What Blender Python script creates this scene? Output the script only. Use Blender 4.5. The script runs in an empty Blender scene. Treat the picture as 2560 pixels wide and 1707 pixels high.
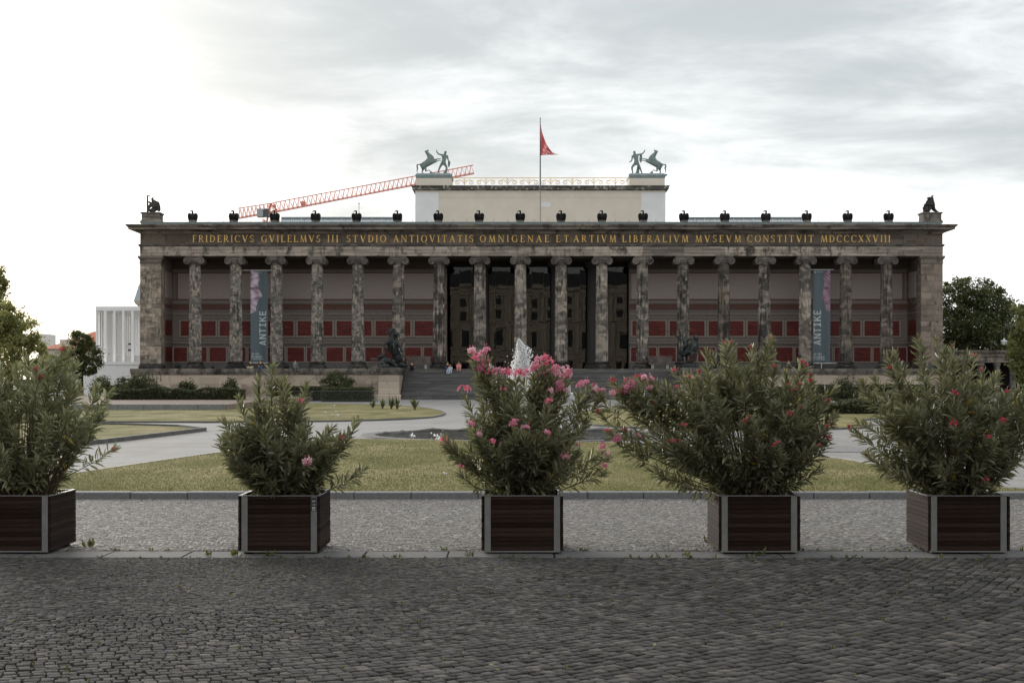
import bpy, bmesh, math, random
import numpy as np
from mathutils import Vector, Matrix

R = math.radians
SC = bpy.context.scene
COL = SC.collection
rnd = random.Random(7)
rng = np.random.default_rng(11)

# ------------------------------------------------------------------ camera
CAMH = 2.14
F = 50.0 / 36.0 * 2560.0          # focal length in photograph pixels
HORIZON = 947.0
cam_data = bpy.data.cameras.new("camera")
cam_data.lens = 50.0
cam_data.sensor_width = 36.0
cam_data.shift_y = (HORIZON - 853.5) / 2560.0
cam_data.clip_start = 0.1
cam_data.clip_end = 6000.0
cam = bpy.data.objects.new("camera", cam_data)
cam.location = (0, 0, CAMH)
cam.rotation_euler = (R(90), 0, 0)
COL.objects.link(cam)
SC.camera = cam

def P(u, v, Y):                   # where a point seen in the photograph stands at depth Y
    return Vector(((u - 1280.0) * Y / F, Y, CAMH - (v - HORIZON) * Y / F))
def PX(u, Y): return (u - 1280.0) * Y / F
def PZ(v, Y): return CAMH - (v - HORIZON) * Y / F

# ------------------------------------------------------------------ sky
SUN_EL, SUN_AZ = R(9), R(-29)    # azimuth measured from +Y, negative to the left
sun_dir = Vector((math.sin(SUN_AZ) * math.cos(SUN_EL), math.cos(SUN_AZ) * math.cos(SUN_EL), math.sin(SUN_EL)))
world = bpy.data.worlds.new("World")
SC.world = world
world.use_nodes = True
wt = world.node_tree
wt.nodes.clear()
def wn(t, **k):
    n = wt.nodes.new(t)
    for a, b in k.items(): setattr(n, a, b)
    return n
def wmath(op, a, b=None, c=None, clamp=False):
    n = wn('ShaderNodeMath', operation=op, use_clamp=clamp)
    for i, s in enumerate((a, b, c)):
        if s is None: continue
        if isinstance(s, (int, float)): n.inputs[i].default_value = s
        else: wt.links.new(s, n.inputs[i])
    return n.outputs[0]
tc = wn('ShaderNodeTexCoord')
nrm = wn('ShaderNodeVectorMath', operation='NORMALIZE')
wt.links.new(tc.outputs['Generated'], nrm.inputs[0])
sep = wn('ShaderNodeSeparateXYZ'); wt.links.new(nrm.outputs[0], sep.inputs[0])
zc = wmath('MAXIMUM', sep.outputs[2], 0.0)
den = wmath('ADD', zc, 0.10)
cx = wmath('DIVIDE', sep.outputs[0], den)
cy = wmath('DIVIDE', sep.outputs[1], den)
comb = wn('ShaderNodeCombineXYZ')
wt.links.new(wmath('MULTIPLY', cx, 0.85), comb.inputs[0]); wt.links.new(cy, comb.inputs[1])
comb.inputs[2].default_value = 3.7
def wnoise(scale, detail, rough, off, dist=0.0):
    m = wn('ShaderNodeMapping'); m.inputs['Location'].default_value = off
    wt.links.new(comb.outputs[0], m.inputs[0])
    n = wn('ShaderNodeTexNoise'); n.inputs['Scale'].default_value = scale
    n.inputs['Detail'].default_value = detail; n.inputs['Roughness'].default_value = rough
    n.inputs['Distortion'].default_value = dist
    wt.links.new(m.outputs[0], n.inputs['Vector'])
    return n.outputs['Fac']
n1 = wnoise(0.55, 8, 0.55, (1.0, 5.0, 0), 0.25)
n2 = wnoise(1.5, 9, 0.62, (1.7, 11.5, 2.0), 0.4)
nn = wmath('ADD', wmath('MULTIPLY', n1, 0.58), wmath('MULTIPLY', n2, 0.42))
dens = wn('ShaderNodeMapRange'); dens.interpolation_type = 'SMOOTHSTEP'
dens.inputs['From Min'].default_value = 0.35; dens.inputs['From Max'].default_value = 0.65
wt.links.new(nn, dens.inputs['Value'])
# thin cloud near the sun glows, thick cloud is grey
sd = wn('ShaderNodeVectorMath', operation='DOT_PRODUCT')
wt.links.new(nrm.outputs[0], sd.inputs[0]); sd.inputs[1].default_value = sun_dir
sdc = wmath('MAXIMUM', sd.outputs['Value'], 0.0)
glow = wmath('POWER', sdc, 48.0)
bright = wn('ShaderNodeMix', data_type='RGBA')
bright.inputs['A'].default_value = (0.50, 0.50, 0.50, 1)
bright.inputs['B'].default_value = (0.195, 0.209, 0.215, 1)
wt.links.new(wmath('MULTIPLY', dens.outputs[0], wmath('SUBTRACT', 1.0, wmath('MULTIPLY', glow, 0.6))), bright.inputs['Factor'])
gl = wn('ShaderNodeMix', data_type='RGBA', blend_type='ADD')
gl.inputs['B'].default_value = (0.50, 0.46, 0.40, 1)
wt.links.new(glow, gl.inputs['Factor'])
wt.links.new(bright.outputs['Result'], gl.inputs['A'])
sky = wn('ShaderNodeTexSky'); sky.sky_type = 'NISHITA'; sky.sun_disc = False
sky.sun_elevation = SUN_EL; sky.sun_rotation = SUN_AZ
skys = wn('ShaderNodeVectorMath', operation='SCALE'); skys.inputs['Scale'].default_value = 0.10
wt.links.new(sky.outputs[0], skys.inputs[0])
cov = wn('ShaderNodeMix', data_type='RGBA')
cov.inputs['Factor'].default_value = 0.96
wt.links.new(skys.outputs[0], cov.inputs['A']); wt.links.new(gl.outputs['Result'], cov.inputs['B'])
bg = wn('ShaderNodeBackground'); bg.inputs['Strength'].default_value = 1.0
wt.links.new(cov.outputs['Result'], bg.inputs['Color'])
wo = wn('ShaderNodeOutputWorld'); wt.links.new(bg.outputs[0], wo.inputs['Surface'])

# ------------------------------------------------------------------ sun
sl = bpy.data.lights.new("sun", 'SUN'); sl.energy = 1.5; sl.angle = R(38); sl.color = (1.0, 0.94, 0.85)
so = bpy.data.objects.new("sun", sl); COL.objects.link(so)
so.rotation_euler = (-sun_dir).to_track_quat('-Z', 'Y').to_euler()
so.location = (-60, 60, 80)
SC.view_settings.view_transform = 'Standard'; SC.view_settings.look = 'None'
SC.view_settings.exposure = 1.6; SC.view_settings.gamma = 1.0
SC.view_settings.use_curve_mapping = False
SC.cycles.max_bounces = 6; SC.cycles.diffuse_bounces = 4; SC.cycles.glossy_bounces = 3
SC.cycles.transparent_max_bounces = 12; SC.cycles.transmission_bounces = 3
SC.cycles.use_denoising = True

# ------------------------------------------------------------------ materials
class NT:
    def __init__(s, name):
        s.m = bpy.data.materials.new(name); s.m.use_nodes = True
        s.t = s.m.node_tree; s.b = s.t.nodes['Principled BSDF']
        s.out = s.t.nodes['Material Output']
    def n(s, t, **k):
        n = s.t.nodes.new(t)
        for a, b in k.items(): setattr(n, a, b)
        return n
    def l(s, a, b): s.t.links.new(a, b)
    def put(s, inp, v):
        if isinstance(v, (int, float)): inp.default_value = v
        elif isinstance(v, (tuple, list)):
            inp.default_value = tuple(v) if len(v) == len(inp.default_value) else tuple(v) + (1,)
        else: s.l(v, inp)
    def pos(s): return s.n('ShaderNodeNewGeometry').outputs['Position']
    def objc(s): return s.n('ShaderNodeTexCoord').outputs['Object']
    def map(s, v, scale=(1, 1, 1), loc=(0, 0, 0), rot=(0, 0, 0)):
        m = s.n('ShaderNodeMapping'); m.inputs['Scale'].default_value = scale
        m.inputs['Location'].default_value = loc; m.inputs['Rotation'].default_value = rot
        s.l(v, m.inputs[0]); return m.outputs[0]
    def noise(s, v, scale, detail=4, rough=0.55, dist=0.0):
        n = s.n('ShaderNodeTexNoise'); n.inputs['Scale'].default_value = scale
        n.inputs['Detail'].default_value = detail; n.inputs['Roughness'].default_value = rough
        n.inputs['Distortion'].default_value = dist
        s.l(v, n.inputs['Vector']); return n.outputs['Fac']
    def voro(s, v, scale, out='Color', rand=1.0):
        n = s.n('ShaderNodeTexVoronoi', distance='CHEBYCHEV'); n.inputs['Scale'].default_value = scale
        n.inputs['Randomness'].default_value = rand
        s.l(v, n.inputs['Vector']); return n.outputs[out]
    def ramp(s, f, stops, mode='LINEAR'):
        n = s.n('ShaderNodeValToRGB'); cr = n.color_ramp; cr.interpolation = mode
        while len(cr.elements) < len(stops): cr.elements.new(0.5)
        for e, (p, c) in zip(cr.elements, stops):
            e.position = p; e.color = tuple(c) + (1,) if len(c) == 3 else c
        s.l(f, n.inputs[0]); return n.outputs[0]
    def mr(s, f, a, b, c=0.0, d=1.0):
        n = s.n('ShaderNodeMapRange'); s.put(n.inputs['Value'], f)
        n.inputs['From Min'].default_value = a; n.inputs['From Max'].default_value = b
        n.inputs['To Min'].default_value = c; n.inputs['To Max'].default_value = d
        return n.outputs[0]
    def mix(s, f, a, b, mode='MIX'):
        n = s.n('ShaderNodeMix', data_type='RGBA', blend_type=mode)
        s.put(n.inputs['Factor'], f); s.put(n.inputs['A'], a); s.put(n.inputs['B'], b)
        return n.outputs['Result']
    def math(s, op, a, b=0.0, clamp=False):
        n = s.n('ShaderNodeMath', operation=op, use_clamp=clamp)
        s.put(n.inputs[0], a); s.put(n.inputs[1], b); return n.outputs[0]
    def rand(s): return s.n('ShaderNodeObjectInfo').outputs['Random']
    def attr(s, name, out='Fac'):
        n = s.n('ShaderNodeAttribute'); n.attribute_name = name; return n.outputs[out]
    def bump(s, h, strength=0.4, dist=0.02):
        n = s.n('ShaderNodeBump'); n.inputs['Strength'].default_value = strength
        n.inputs['Distance'].default_value = dist; s.l(h, n.inputs['Height'])
        s.l(n.outputs[0], s.b.inputs['Normal'])
    def done(s, col, rough=0.85, spec=0.3, metal=0.0):
        s.put(s.b.inputs['Base Color'], col); s.put(s.b.inputs['Roughness'], rough)
        s.b.inputs['Specular IOR Level'].default_value = spec
        s.b.inputs['Metallic'].default_value = metal
        return s.m

M = {}
def plain(name, col, rough=0.8, spec=0.3, metal=0.0, var=0.12, scale=3.0):
    k = NT(name); f = k.noise(k.pos(), scale, 5, 0.6)
    lo = tuple(c * (1 - var) for c in col); hi = tuple(min(1, c * (1 + var)) for c in col)
    M[name] = k.done(k.ramp(f, [(0.3, lo), (0.7, hi)]), rough, spec, metal)
    return M[name]

def stone(name, pal, soot=0.5, sootcol=(0.028, 0.026, 0.025), patch=0.0, patchcol=(0.44, 0.37, 0.30),
          streak=0.4, cell=(1.6, 1.6, 2.4), fine=14, vary=0.5, seed=0.0, bump=0.5):
    """weathered sandstone: blocks of several tones, sooty stains with a shape of their own, streaks, mended pieces"""
    k = NT(name); p = k.map(k.pos(), loc=(seed, seed * 1.7, seed * 0.3))
    a = k.noise(k.map(p, (1.3, 1.3, 0.7)), 1.0, 8, 0.7, 0.3)
    c = k.noise(p, fine, 4, 0.7)
    st = k.noise(k.map(p, (2.6, 2.6, 0.16)), 1.6, 5, 0.62)
    fl = k.noise(k.map(p, (11.0, 11.0, 1.6)), 1.0, 5, 0.75)
    r = k.rand()
    cellc = k.voro(k.map(p, cell), 1.0, 'Color', 0.9)
    cs = k.n('ShaderNodeSeparateColor'); k.l(cellc, cs.inputs[0])
    tone = k.math('ADD', k.math('ADD', k.math('MULTIPLY', c, 0.2), k.math('MULTIPLY', fl, 0.38)), k.math('MULTIPLY', cs.outputs[0], 0.32))
    tone = k.math('ADD', tone, k.math('MULTIPLY', k.math('SUBTRACT', r, 0.5), vary * 0.5))
    col = k.ramp(tone, [(0.15, pal[0]), (0.42, pal[1]), (0.72, pal[2])])
    sm = k.math('ADD', k.math('ADD', k.math('MULTIPLY', a, 0.75), k.math('MULTIPLY', st, streak)),
                k.math('ADD', k.math('ADD', k.math('MULTIPLY', c, 0.10), k.math('MULTIPLY', fl, 0.14)), k.math('MULTIPLY', k.math('SUBTRACT', r, 0.5), 0.16 * vary)))
    mid = 0.375 + 0.5 * streak + 0.11
    m = k.mr(sm, mid + 0.14 - soot * 0.22, mid + 0.26 - soot * 0.22)
    col = k.mix(k.math('MULTIPLY', m, 0.9), col, sootcol)
    if patch > 0:
        pv = k.voro(k.map(p, (4.6, 4.6, 2.8), loc=(3, 1, 2)), 1.0, 'Color', 0.6)
        ps = k.n('ShaderNodeSeparateColor'); k.l(pv, ps.inputs[0])
        pm = k.mr(ps.outputs[1], 1 - patch, 1 - patch + 0.02)
        col = k.mix(k.math('MULTIPLY', pm, 0.8), col, k.mix(ps.outputs[2], patchcol, tuple(x * 0.62 for x in patchcol)))
    if bump: k.bump(c, bump, 0.03)
    M[name] = k.done(col, 0.92, 0.15)

TAN = [(0.05, 0.047, 0.044), (0.17, 0.152, 0.135), (0.46, 0.40, 0.33)]
GREY = [(0.055, 0.054, 0.052), (0.155, 0.147, 0.135), (0.42, 0.375, 0.315)]
stone('column_stone_patched', GREY, 0.55, patch=0.15, cell=(3.2, 3.2, 4.5), streak=0.3)
stone('column_stone', TAN, 0.62, patch=0.04, streak=0.55, seed=4.0)
stone('column_stone_sooty', TAN, 0.88, patch=0.03, streak=0.5, seed=31.0)
stone('column_stone_clean', TAN, 0.42, patch=0.05, streak=0.6, seed=37.0)
stone('column_stone_dark', [(0.045, 0.041, 0.038), (0.135, 0.115, 0.098), (0.33, 0.275, 0.22)], 0.75, patch=0.0, streak=0.55, seed=9.0)
stone('capital_stone', [(0.06, 0.055, 0.052), (0.12, 0.108, 0.1), (0.23, 0.2, 0.175)], 0.45, streak=0.3, seed=2)
stone('base_stone', [(0.02, 0.02, 0.02), (0.05, 0.048, 0.045), (0.14, 0.125, 0.11)], 0.7, seed=5)
stone('pier_stone', [(0.11, 0.098, 0.084), (0.225, 0.195, 0.158), (0.41, 0.342, 0.27)], 0.36, patch=0.05, cell=(1.9, 1.9, 3.2), vary=0.9, seed=1)
stone('pier_stone_pink', [(0.11, 0.092, 0.078), (0.195, 0.16, 0.132), (0.29, 0.235, 0.19)], 0.3, cell=(0.8, 0.8, 1.5), vary=0.7, seed=6)
stone('architrave_stone', [(0.12, 0.106, 0.092), (0.26, 0.226, 0.192), (0.44, 0.38, 0.318)], 0.44, streak=0.15, cell=(0.5, 0.5, 4.0), vary=0.8, seed=3)
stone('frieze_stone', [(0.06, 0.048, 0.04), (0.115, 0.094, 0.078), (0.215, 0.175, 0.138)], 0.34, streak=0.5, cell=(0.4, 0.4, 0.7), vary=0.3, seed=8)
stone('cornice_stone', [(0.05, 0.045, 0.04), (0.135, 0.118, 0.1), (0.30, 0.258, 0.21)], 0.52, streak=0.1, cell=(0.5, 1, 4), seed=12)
stone('podium_stone', [(0.22, 0.185, 0.15), (0.37, 0.31, 0.25), (0.49, 0.415, 0.335)], 0.2, streak=0.5, cell=(0.45, 0.45, 0.9), vary=0.7, seed=14)
stone('podium_cap_stone', [(0.05, 0.047, 0.044), (0.11, 0.1, 0.09), (0.22, 0.195, 0.165)], 0.5, streak=0.2, seed=15)
stone('step_stone', [(0.075, 0.074, 0.075), (0.115, 0.113, 0.113), (0.17, 0.166, 0.162)], 0.15, streak=0.1, cell=(0.7, 1, 6), seed=16)
stone('eagle_stone', [(0.008, 0.008, 0.008), (0.015, 0.014, 0.014), (0.03, 0.028, 0.026)], 0.3, seed=18, bump=0.2)
stone('corner_statue_stone', [(0.018, 0.018, 0.017), (0.035, 0.033, 0.031), (0.075, 0.07, 0.062)], 0.4, seed=19)
stone('attic_cornice_stone', [(0.05, 0.046, 0.042), (0.13, 0.118, 0.104), (0.4, 0.35, 0.29)], 0.42, patch=0.2, patchcol=(0.5, 0.44, 0.37), cell=(0.9, 0.9, 3), seed=20)
stone('granite_trough', [(0.075, 0.06, 0.055), (0.11, 0.09, 0.082), (0.16, 0.13, 0.12)], 0.1, seed=22)
plain('attic_plaster', (0.64, 0.565, 0.48), 0.9, 0.1, var=0.06, scale=0.8)
plain('attic_patch', (0.70, 0.69, 0.675), 0.9, 0.1, var=0.05, scale=0.7)
plain('pedestal_plaster', (0.66, 0.6, 0.51), 0.9, 0.1, var=0.05)
plain('copper_gutter', (0.20, 0.245, 0.25), 0.6, 0.4, var=0.2)
plain('roof_metal', (0.22, 0.25, 0.25), 0.6, 0.4)
plain('wall_buff', (0.222, 0.188, 0.167), 0.9, 0.1, var=0.08)
plain('wall_panel_light', (0.40, 0.345, 0.318), 0.9, 0.1, var=0.07, scale=5)
plain('wall_line_red', (0.13, 0.03, 0.026), 0.8, 0.2)
plain('wall_band_brown', (0.14, 0.078, 0.063), 0.8, 0.2)
plain('wall_band_grey', (0.16, 0.155, 0.15), 0.8, 0.2)
plain('wall_moulding_pale', (0.31, 0.276, 0.24), 0.85, 0.2)
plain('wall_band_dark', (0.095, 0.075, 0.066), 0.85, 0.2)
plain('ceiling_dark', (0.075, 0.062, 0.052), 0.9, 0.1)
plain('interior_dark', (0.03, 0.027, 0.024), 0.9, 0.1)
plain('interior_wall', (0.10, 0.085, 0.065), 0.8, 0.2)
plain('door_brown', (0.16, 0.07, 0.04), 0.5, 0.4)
plain('inner_column', (0.06, 0.056, 0.054), 0.8, 0.2)  # dark tone carries the shade these recessed columns and jambs stand in
plain('steel_dark', (0.06, 0.062, 0.065), 0.5, 0.5)
plain('mullion', (0.16, 0.155, 0.15), 0.4, 0.5)
plain('gilt', (0.62, 0.40, 0.125), 0.42, 0.5, 0.45, var=0.25, scale=2)
plain('rail_gilt', (0.78, 0.50, 0.17), 0.5, 0.4, 0.0)
plain('white_concrete', (0.88, 0.88, 0.87), 0.8, 0.2, var=0.04)
plain('white_rib', (0.68, 0.66, 0.64), 0.8, 0.2, var=0.04)
plain('crane_red', (0.66, 0.22, 0.16), 0.5, 0.4)
plain('crane_grey', (0.33, 0.34, 0.35), 0.6, 0.4)
plain('roof_tile', (0.40, 0.15, 0.095), 0.85, 0.2, var=0.25, scale=1.5)
plain('house_wall', (0.55, 0.50, 0.42), 0.9, 0.1)
plain('house_window', (0.06, 0.065, 0.07), 0.2, 0.5)
plain('slate', (0.34, 0.38, 0.41), 0.7, 0.3)
plain('granite_kerb', (0.15, 0.153, 0.157), 0.85, 0.2, var=0.2, scale=25)
plain('granite_slab', (0.10, 0.10, 0.10), 0.85, 0.2, var=0.22, scale=18)
plain('granite_wall', (0.18, 0.18, 0.18), 0.9, 0.2, var=0.3, scale=9)
plain('kerb_dark', (0.09, 0.088, 0.085), 0.8, 0.3, var=0.3)
plain('kerb_pale', (0.3, 0.288, 0.262), 0.9, 0.2)
plain('soil', (0.035, 0.027, 0.02), 0.95, 0.1, var=0.3, scale=20)
plain('joint_soil', (0.016, 0.014, 0.0125), 0.95, 0.1, var=0.3, scale=20)
plain('planter_steel', (0.165, 0.168, 0.168), 0.55, 0.4, 0.25, var=0.12, scale=9)
plain('planter_liner', (0.02, 0.018, 0.016), 0.8, 0.2)
plain('label_black', (0.03, 0.034, 0.038), 0.5, 0.4)
plain('label_print', (0.5, 0.54, 0.55), 0.6, 0.3)
plain('stem_bark', (0.10, 0.075, 0.052), 0.85, 0.2, var=0.25, scale=30)
plain('tree_bark', (0.065, 0.052, 0.04), 0.9, 0.1, var=0.3)
plain('verdigris', (0.17, 0.215, 0.20), 0.75, 0.3, var=0.2)
plain('palace_wall', (0.46, 0.41, 0.335), 0.9, 0.1)
plain('palace_stone', (0.56, 0.51, 0.43), 0.9, 0.1)
plain('palace_roof', (0.07, 0.075, 0.08), 0.7, 0.3)
plain('lamp_iron', (0.05, 0.055, 0.055), 0.5, 0.5)
plain('lamp_glass', (0.6, 0.62, 0.62), 0.3, 0.5)
plain('gull_white', (0.75, 0.75, 0.74), 0.8, 0.2)
plain('gull_grey', (0.35, 0.36, 0.38), 0.8, 0.2)
plain('beak', (0.6, 0.35, 0.05), 0.6, 0.3)
plain('bag_black', (0.02, 0.02, 0.022), 0.8, 0.2)
plain('skin', (0.48, 0.29, 0.21), 0.6, 0.3)
plain('hair_dark', (0.03, 0.022, 0.018), 0.7, 0.3)
plain('hair_brown', (0.09, 0.05, 0.03), 0.7, 0.3)
for nme, c in (('black', (0.02, 0.02, 0.022)), ('white', (0.72, 0.72, 0.7)), ('denim', (0.07, 0.10, 0.17)), ('teal', (0.08, 0.19, 0.19)),
               ('pink', (0.58, 0.22, 0.22)), ('sand', (0.42, 0.38, 0.29)), ('palepink', (0.62, 0.36, 0.38)), ('lightblue', (0.42, 0.5, 0.58)),
               ('grey', (0.16, 0.16, 0.17)), ('olive', (0.07, 0.09, 0.07)), ('red', (0.4, 0.04, 0.04))):
    plain('cloth_' + nme, c, 0.9, 0.1, var=0.15, scale=12)

k = NT('red_marble'); p = k.pos()
v = k.noise(k.map(p, (0.9, 1, 0.9), rot=(0, R(35), 0)), 1.1, 6, 0.6, 1.2)
w = k.noise(k.map(p, (0.35, 1, 2.2), rot=(0, R(-42), 0)), 2.2, 7, 0.66, 0.8)
col = k.ramp(k.math('ADD', k.math('MULTIPLY', v, 0.4), k.math('MULTIPLY', w, 0.6)), [(0.36, (0.075, 0.013, 0.012)), (0.52, (0.135, 0.022, 0.018)), (0.63, (0.20, 0.045, 0.034)), (0.72, (0.30, 0.10, 0.07))])
M['red_marble'] = k.done(col, 0.55, 0.3)

k = NT('bronze'); p = k.objc()
f = k.noise(p, 2.0, 6, 0.7); g = k.noise(k.map(p, (3, 3, 1)), 3.5, 4, 0.6)
col = k.ramp(k.math('ADD', k.math('MULTIPLY', f, 0.6), k.math('MULTIPLY', g, 0.4)), [(0.40, (0.007, 0.008, 0.008)), (0.54, (0.016, 0.021, 0.020)), (0.62, (0.10, 0.15, 0.14)), (0.72, (0.30, 0.38, 0.35))])
M['bronze'] = k.done(col, 0.55, 0.5, 0.2)

k = NT('pane_glass')
tr = k.n('ShaderNodeBsdfTransparent'); tr.inputs[0].default_value = (0.7, 0.69, 0.66, 1)
gl_ = k.n('ShaderNodeBsdfGlossy'); gl_.inputs['Roughness'].default_value = 0.0; gl_.inputs['Color'].default_value = (0.055, 0.054, 0.053, 1)
bn = k.n('ShaderNodeBump'); bn.inputs['Strength'].default_value = 0.0022; bn.inputs['Distance'].default_value = 0.5
k.l(k.noise(k.map(k.pos(), (0.5, 1, 1.2)), 0.9, 2, 0.5), bn.inputs['Height']); k.l(bn.outputs[0], gl_.inputs['Normal'])
ms = k.n('ShaderNodeMixShader'); ms.inputs[0].default_value = 0.55
k.l(tr.outputs[0], ms.inputs[1]); k.l(gl_.outputs[0], ms.inputs[2]); k.l(ms.outputs[0], k.out.inputs['Surface'])
M['pane_glass'] = k.m

def leafmat(name, dark, mid, light, yellow=(0.45, 0.30, 0.03), gloss=0.35, trans=0.35, back=None):
    k = NT(name); t = k.attr('tint')
    col = k.ramp(t, [(0.0, dark), (0.5, mid), (0.93, light), (0.985, yellow)])
    b = k.b; k.put(b.inputs['Base Color'], col); b.inputs['Roughness'].default_value = gloss
    b.inputs['Specular IOR Level'].default_value = 0.45
    tl = k.n('ShaderNodeBsdfTranslucent')
    k.l(k.mix(0.45, col, (0.22, 0.23, 0.05), 'MIX'), tl.inputs[0])
    ms = k.n('ShaderNodeMixShader'); ms.inputs[0].default_value = trans
    k.l(b.outputs[0], ms.inputs[1]); k.l(tl.outputs[0], ms.inputs[2]); k.l(ms.outputs[0], k.out.inputs['Surface'])
    M[name] = k.m
leafmat('oleander_leaf', (0.056, 0.061, 0.037), (0.150, 0.155, 0.099), (0.305, 0.30, 0.20), gloss=0.36, trans=0.34)
leafmat('oleander_leaf_pale', (0.11, 0.122, 0.064), (0.235, 0.25, 0.145), (0.37, 0.378, 0.235), gloss=0.42, trans=0.28)
leafmat('tree_leaf', (0.026, 0.036, 0.012), (0.052, 0.067, 0.022), (0.10, 0.115, 0.036), (0.12, 0.13, 0.04), 0.6, 0.25)
leafmat('tree_leaf_pale', (0.16, 0.175, 0.07), (0.27, 0.28, 0.115), (0.40, 0.40, 0.18), (0.40, 0.40, 0.18), 0.6, 0.68)  # leaf colour brightened in place of haze and glare over the left trees
leafmat('hedge_leaf', (0.018, 0.024, 0.009), (0.036, 0.044, 0.016), (0.062, 0.068, 0.022), (0.08, 0.08, 0.03), 0.6, 0.15)
leafmat('grass_blade', (0.085, 0.09, 0.029), (0.14, 0.137, 0.05), (0.225, 0.196, 0.086), (0.29, 0.235, 0.125), 0.7, 0.25)
leafmat('weed_leaf', (0.035, 0.05, 0.012), (0.075, 0.09, 0.022), (0.14, 0.14, 0.04), (0.28, 0.22, 0.05), 0.6, 0.25)
leafmat('yucca_leaf', (0.05, 0.065, 0.025), (0.10, 0.115, 0.045), (0.17, 0.17, 0.075), (0.26, 0.21, 0.08), 0.5, 0.2)

def petalmat(name, a, b):
    k = NT(name); t = k.attr('tint'); col = k.ramp(t, [(0.0, a), (1.0, b)])
    k.put(k.b.inputs['Base Color'], col); k.b.inputs['Roughness'].default_value = 0.6
    tl = k.n('ShaderNodeBsdfTranslucent'); k.l(col, tl.inputs[0])
    ms = k.n('ShaderNodeMixShader'); ms.inputs[0].default_value = 0.35
    k.l(k.b.outputs[0], ms.inputs[1]); k.l(tl.outputs[0], ms.inputs[2]); k.l(ms.outputs[0], k.out.inputs['Surface'])
    M[name] = k.m
petalmat('petal_pink', (0.50, 0.10, 0.19), (0.88, 0.60, 0.66))
petalmat('petal_red', (0.42, 0.01, 0.055), (0.78, 0.06, 0.15))
petalmat('petal_rose', (0.66, 0.07, 0.16), (0.85, 0.32, 0.42))
petalmat('bud_dull', (0.16, 0.03, 0.025), (0.34, 0.06, 0.05))

# paving stones: each carries its own tone
k = NT('sett'); p = k.pos(); t = k.attr('tint')
base = k.ramp(t, [(0.0, (0.020, 0.0194, 0.019)), (0.4, (0.050, 0.048, 0.0468)), (0.75, (0.083, 0.0795, 0.077)), (0.92, (0.110, 0.097, 0.088)), (1.0, (0.112, 0.103, 0.094))])
g = k.noise(p, 160, 3, 0.7); g2 = k.noise(p, 1.1, 4, 0.6)
col = k.mix(0.6, base, k.ramp(g, [(0.3, (0.2, 0.2, 0.2)), (0.7, (0.82, 0.81, 0.79))]), 'OVERLAY')
col = k.mix(k.mr(g2, 0.42, 0.68, 0, 0.35), col, (0.024, 0.022, 0.0205))
k.bump(k.noise(p, 60, 5, 0.7), 0.9, 0.012)
M['sett'] = k.done(col, 0.9, 0.18)
k = NT('mosaic'); p = k.pos(); t = k.attr('tint')
base = k.ramp(t, [(0.0, (0.09, 0.085, 0.081)), (0.45, (0.155, 0.149, 0.143)), (0.85, (0.215, 0.206, 0.197)), (1.0, (0.33, 0.315, 0.295))])
g2 = k.noise(p, 0.5, 4, 0.6)
col = k.mix(k.mr(g2, 0.45, 0.7, 0, 0.4), base, (0.14, 0.126, 0.109))
M['mosaic'] = k.done(col, 0.8, 0.25)
k = NT('gravel'); p = k.pos()
f = k.noise(p, 9, 8, 0.8); g2 = k.noise(k.map(p, (0.5, 0.14, 1)), 1.0, 7, 0.68); h = k.noise(k.map(p, (0.1, 1.3, 1)), 0.8, 4, 0.6)
col = k.ramp(f, [(0.25, (0.19, 0.186, 0.182)), (0.7, (0.30, 0.295, 0.29))])
col = k.mix(k.mr(g2, 0.46, 0.64, 0, 0.7), col, (0.20, 0.191, 0.178))
col = k.mix(k.mr(h, 0.53, 0.66, 0, 0.6), col, (0.165, 0.16, 0.152))
k.bump(f, 0.3, 0.01)
M['gravel'] = k.done(col, 0.9, 0.15)
k = NT('gravel_pink'); f = k.noise(k.pos(), 12, 4, 0.7)
M['gravel_pink'] = k.done(k.ramp(f, [(0.3, (0.16, 0.128, 0.108)), (0.7, (0.23, 0.187, 0.16))]), 0.95, 0.1)
k = NT('lawn'); p = k.pos()
f = k.noise(k.map(p, (0.8, 0.35, 1)), 0.55, 6, 0.62, 0.6); g = k.noise(k.map(p, (3, 1.2, 1)), 6, 5, 0.7)
col = k.ramp(k.math('ADD', k.math('MULTIPLY', f, 0.65), k.math('MULTIPLY', g, 0.35)), [(0.36, (0.082, 0.087, 0.030)), (0.46, (0.135, 0.131, 0.054)), (0.55, (0.213, 0.187, 0.094)), (0.64, (0.30, 0.245, 0.145))])
k.bump(g, 0.6, 0.05)
M['lawn'] = k.done(col, 0.95, 0.05)
k = NT('ground_far'); f = k.noise(k.pos(), 1.5, 5, 0.65)
M['ground_far'] = k.done(k.ramp(f, [(0.3, (0.07, 0.068, 0.066)), (0.7, (0.12, 0.115, 0.11))]), 0.9, 0.2)
k = NT('slat_wood'); p = k.objc(); r = k.rand()
f = k.noise(k.map(p, (1.2, 1.2, 22), loc=(0, 0, 0)), 3, 5, 0.65)
col = k.ramp(k.math('ADD', f, k.math('MULTIPLY', k.math('SUBTRACT', r, 0.5), 0.35)), [(0.2, (0.0085, 0.0052, 0.0042)), (0.5, (0.021, 0.0128, 0.0102)), (0.85, (0.048, 0.031, 0.025))])
sc_ = k.noise(k.map(k.pos(), (4, 4, 60)), 2.2, 5, 0.7)
col = k.mix(k.mr(sc_, 0.735, 0.76, 0, 0.75), col, (0.16, 0.14, 0.12))
k.bump(f, 0.25, 0.004)
M['slat_wood'] = k.done(col, 0.8, 0.08)
k = NT('print'); M['print'] = k.done(k.attr('print', 'Color'), 0.85, 0.15)
k = NT('water')
k.b.inputs['Base Color'].default_value = (0.05, 0.055, 0.05, 1); k.b.inputs['Roughness'].default_value = 0.08
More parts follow.
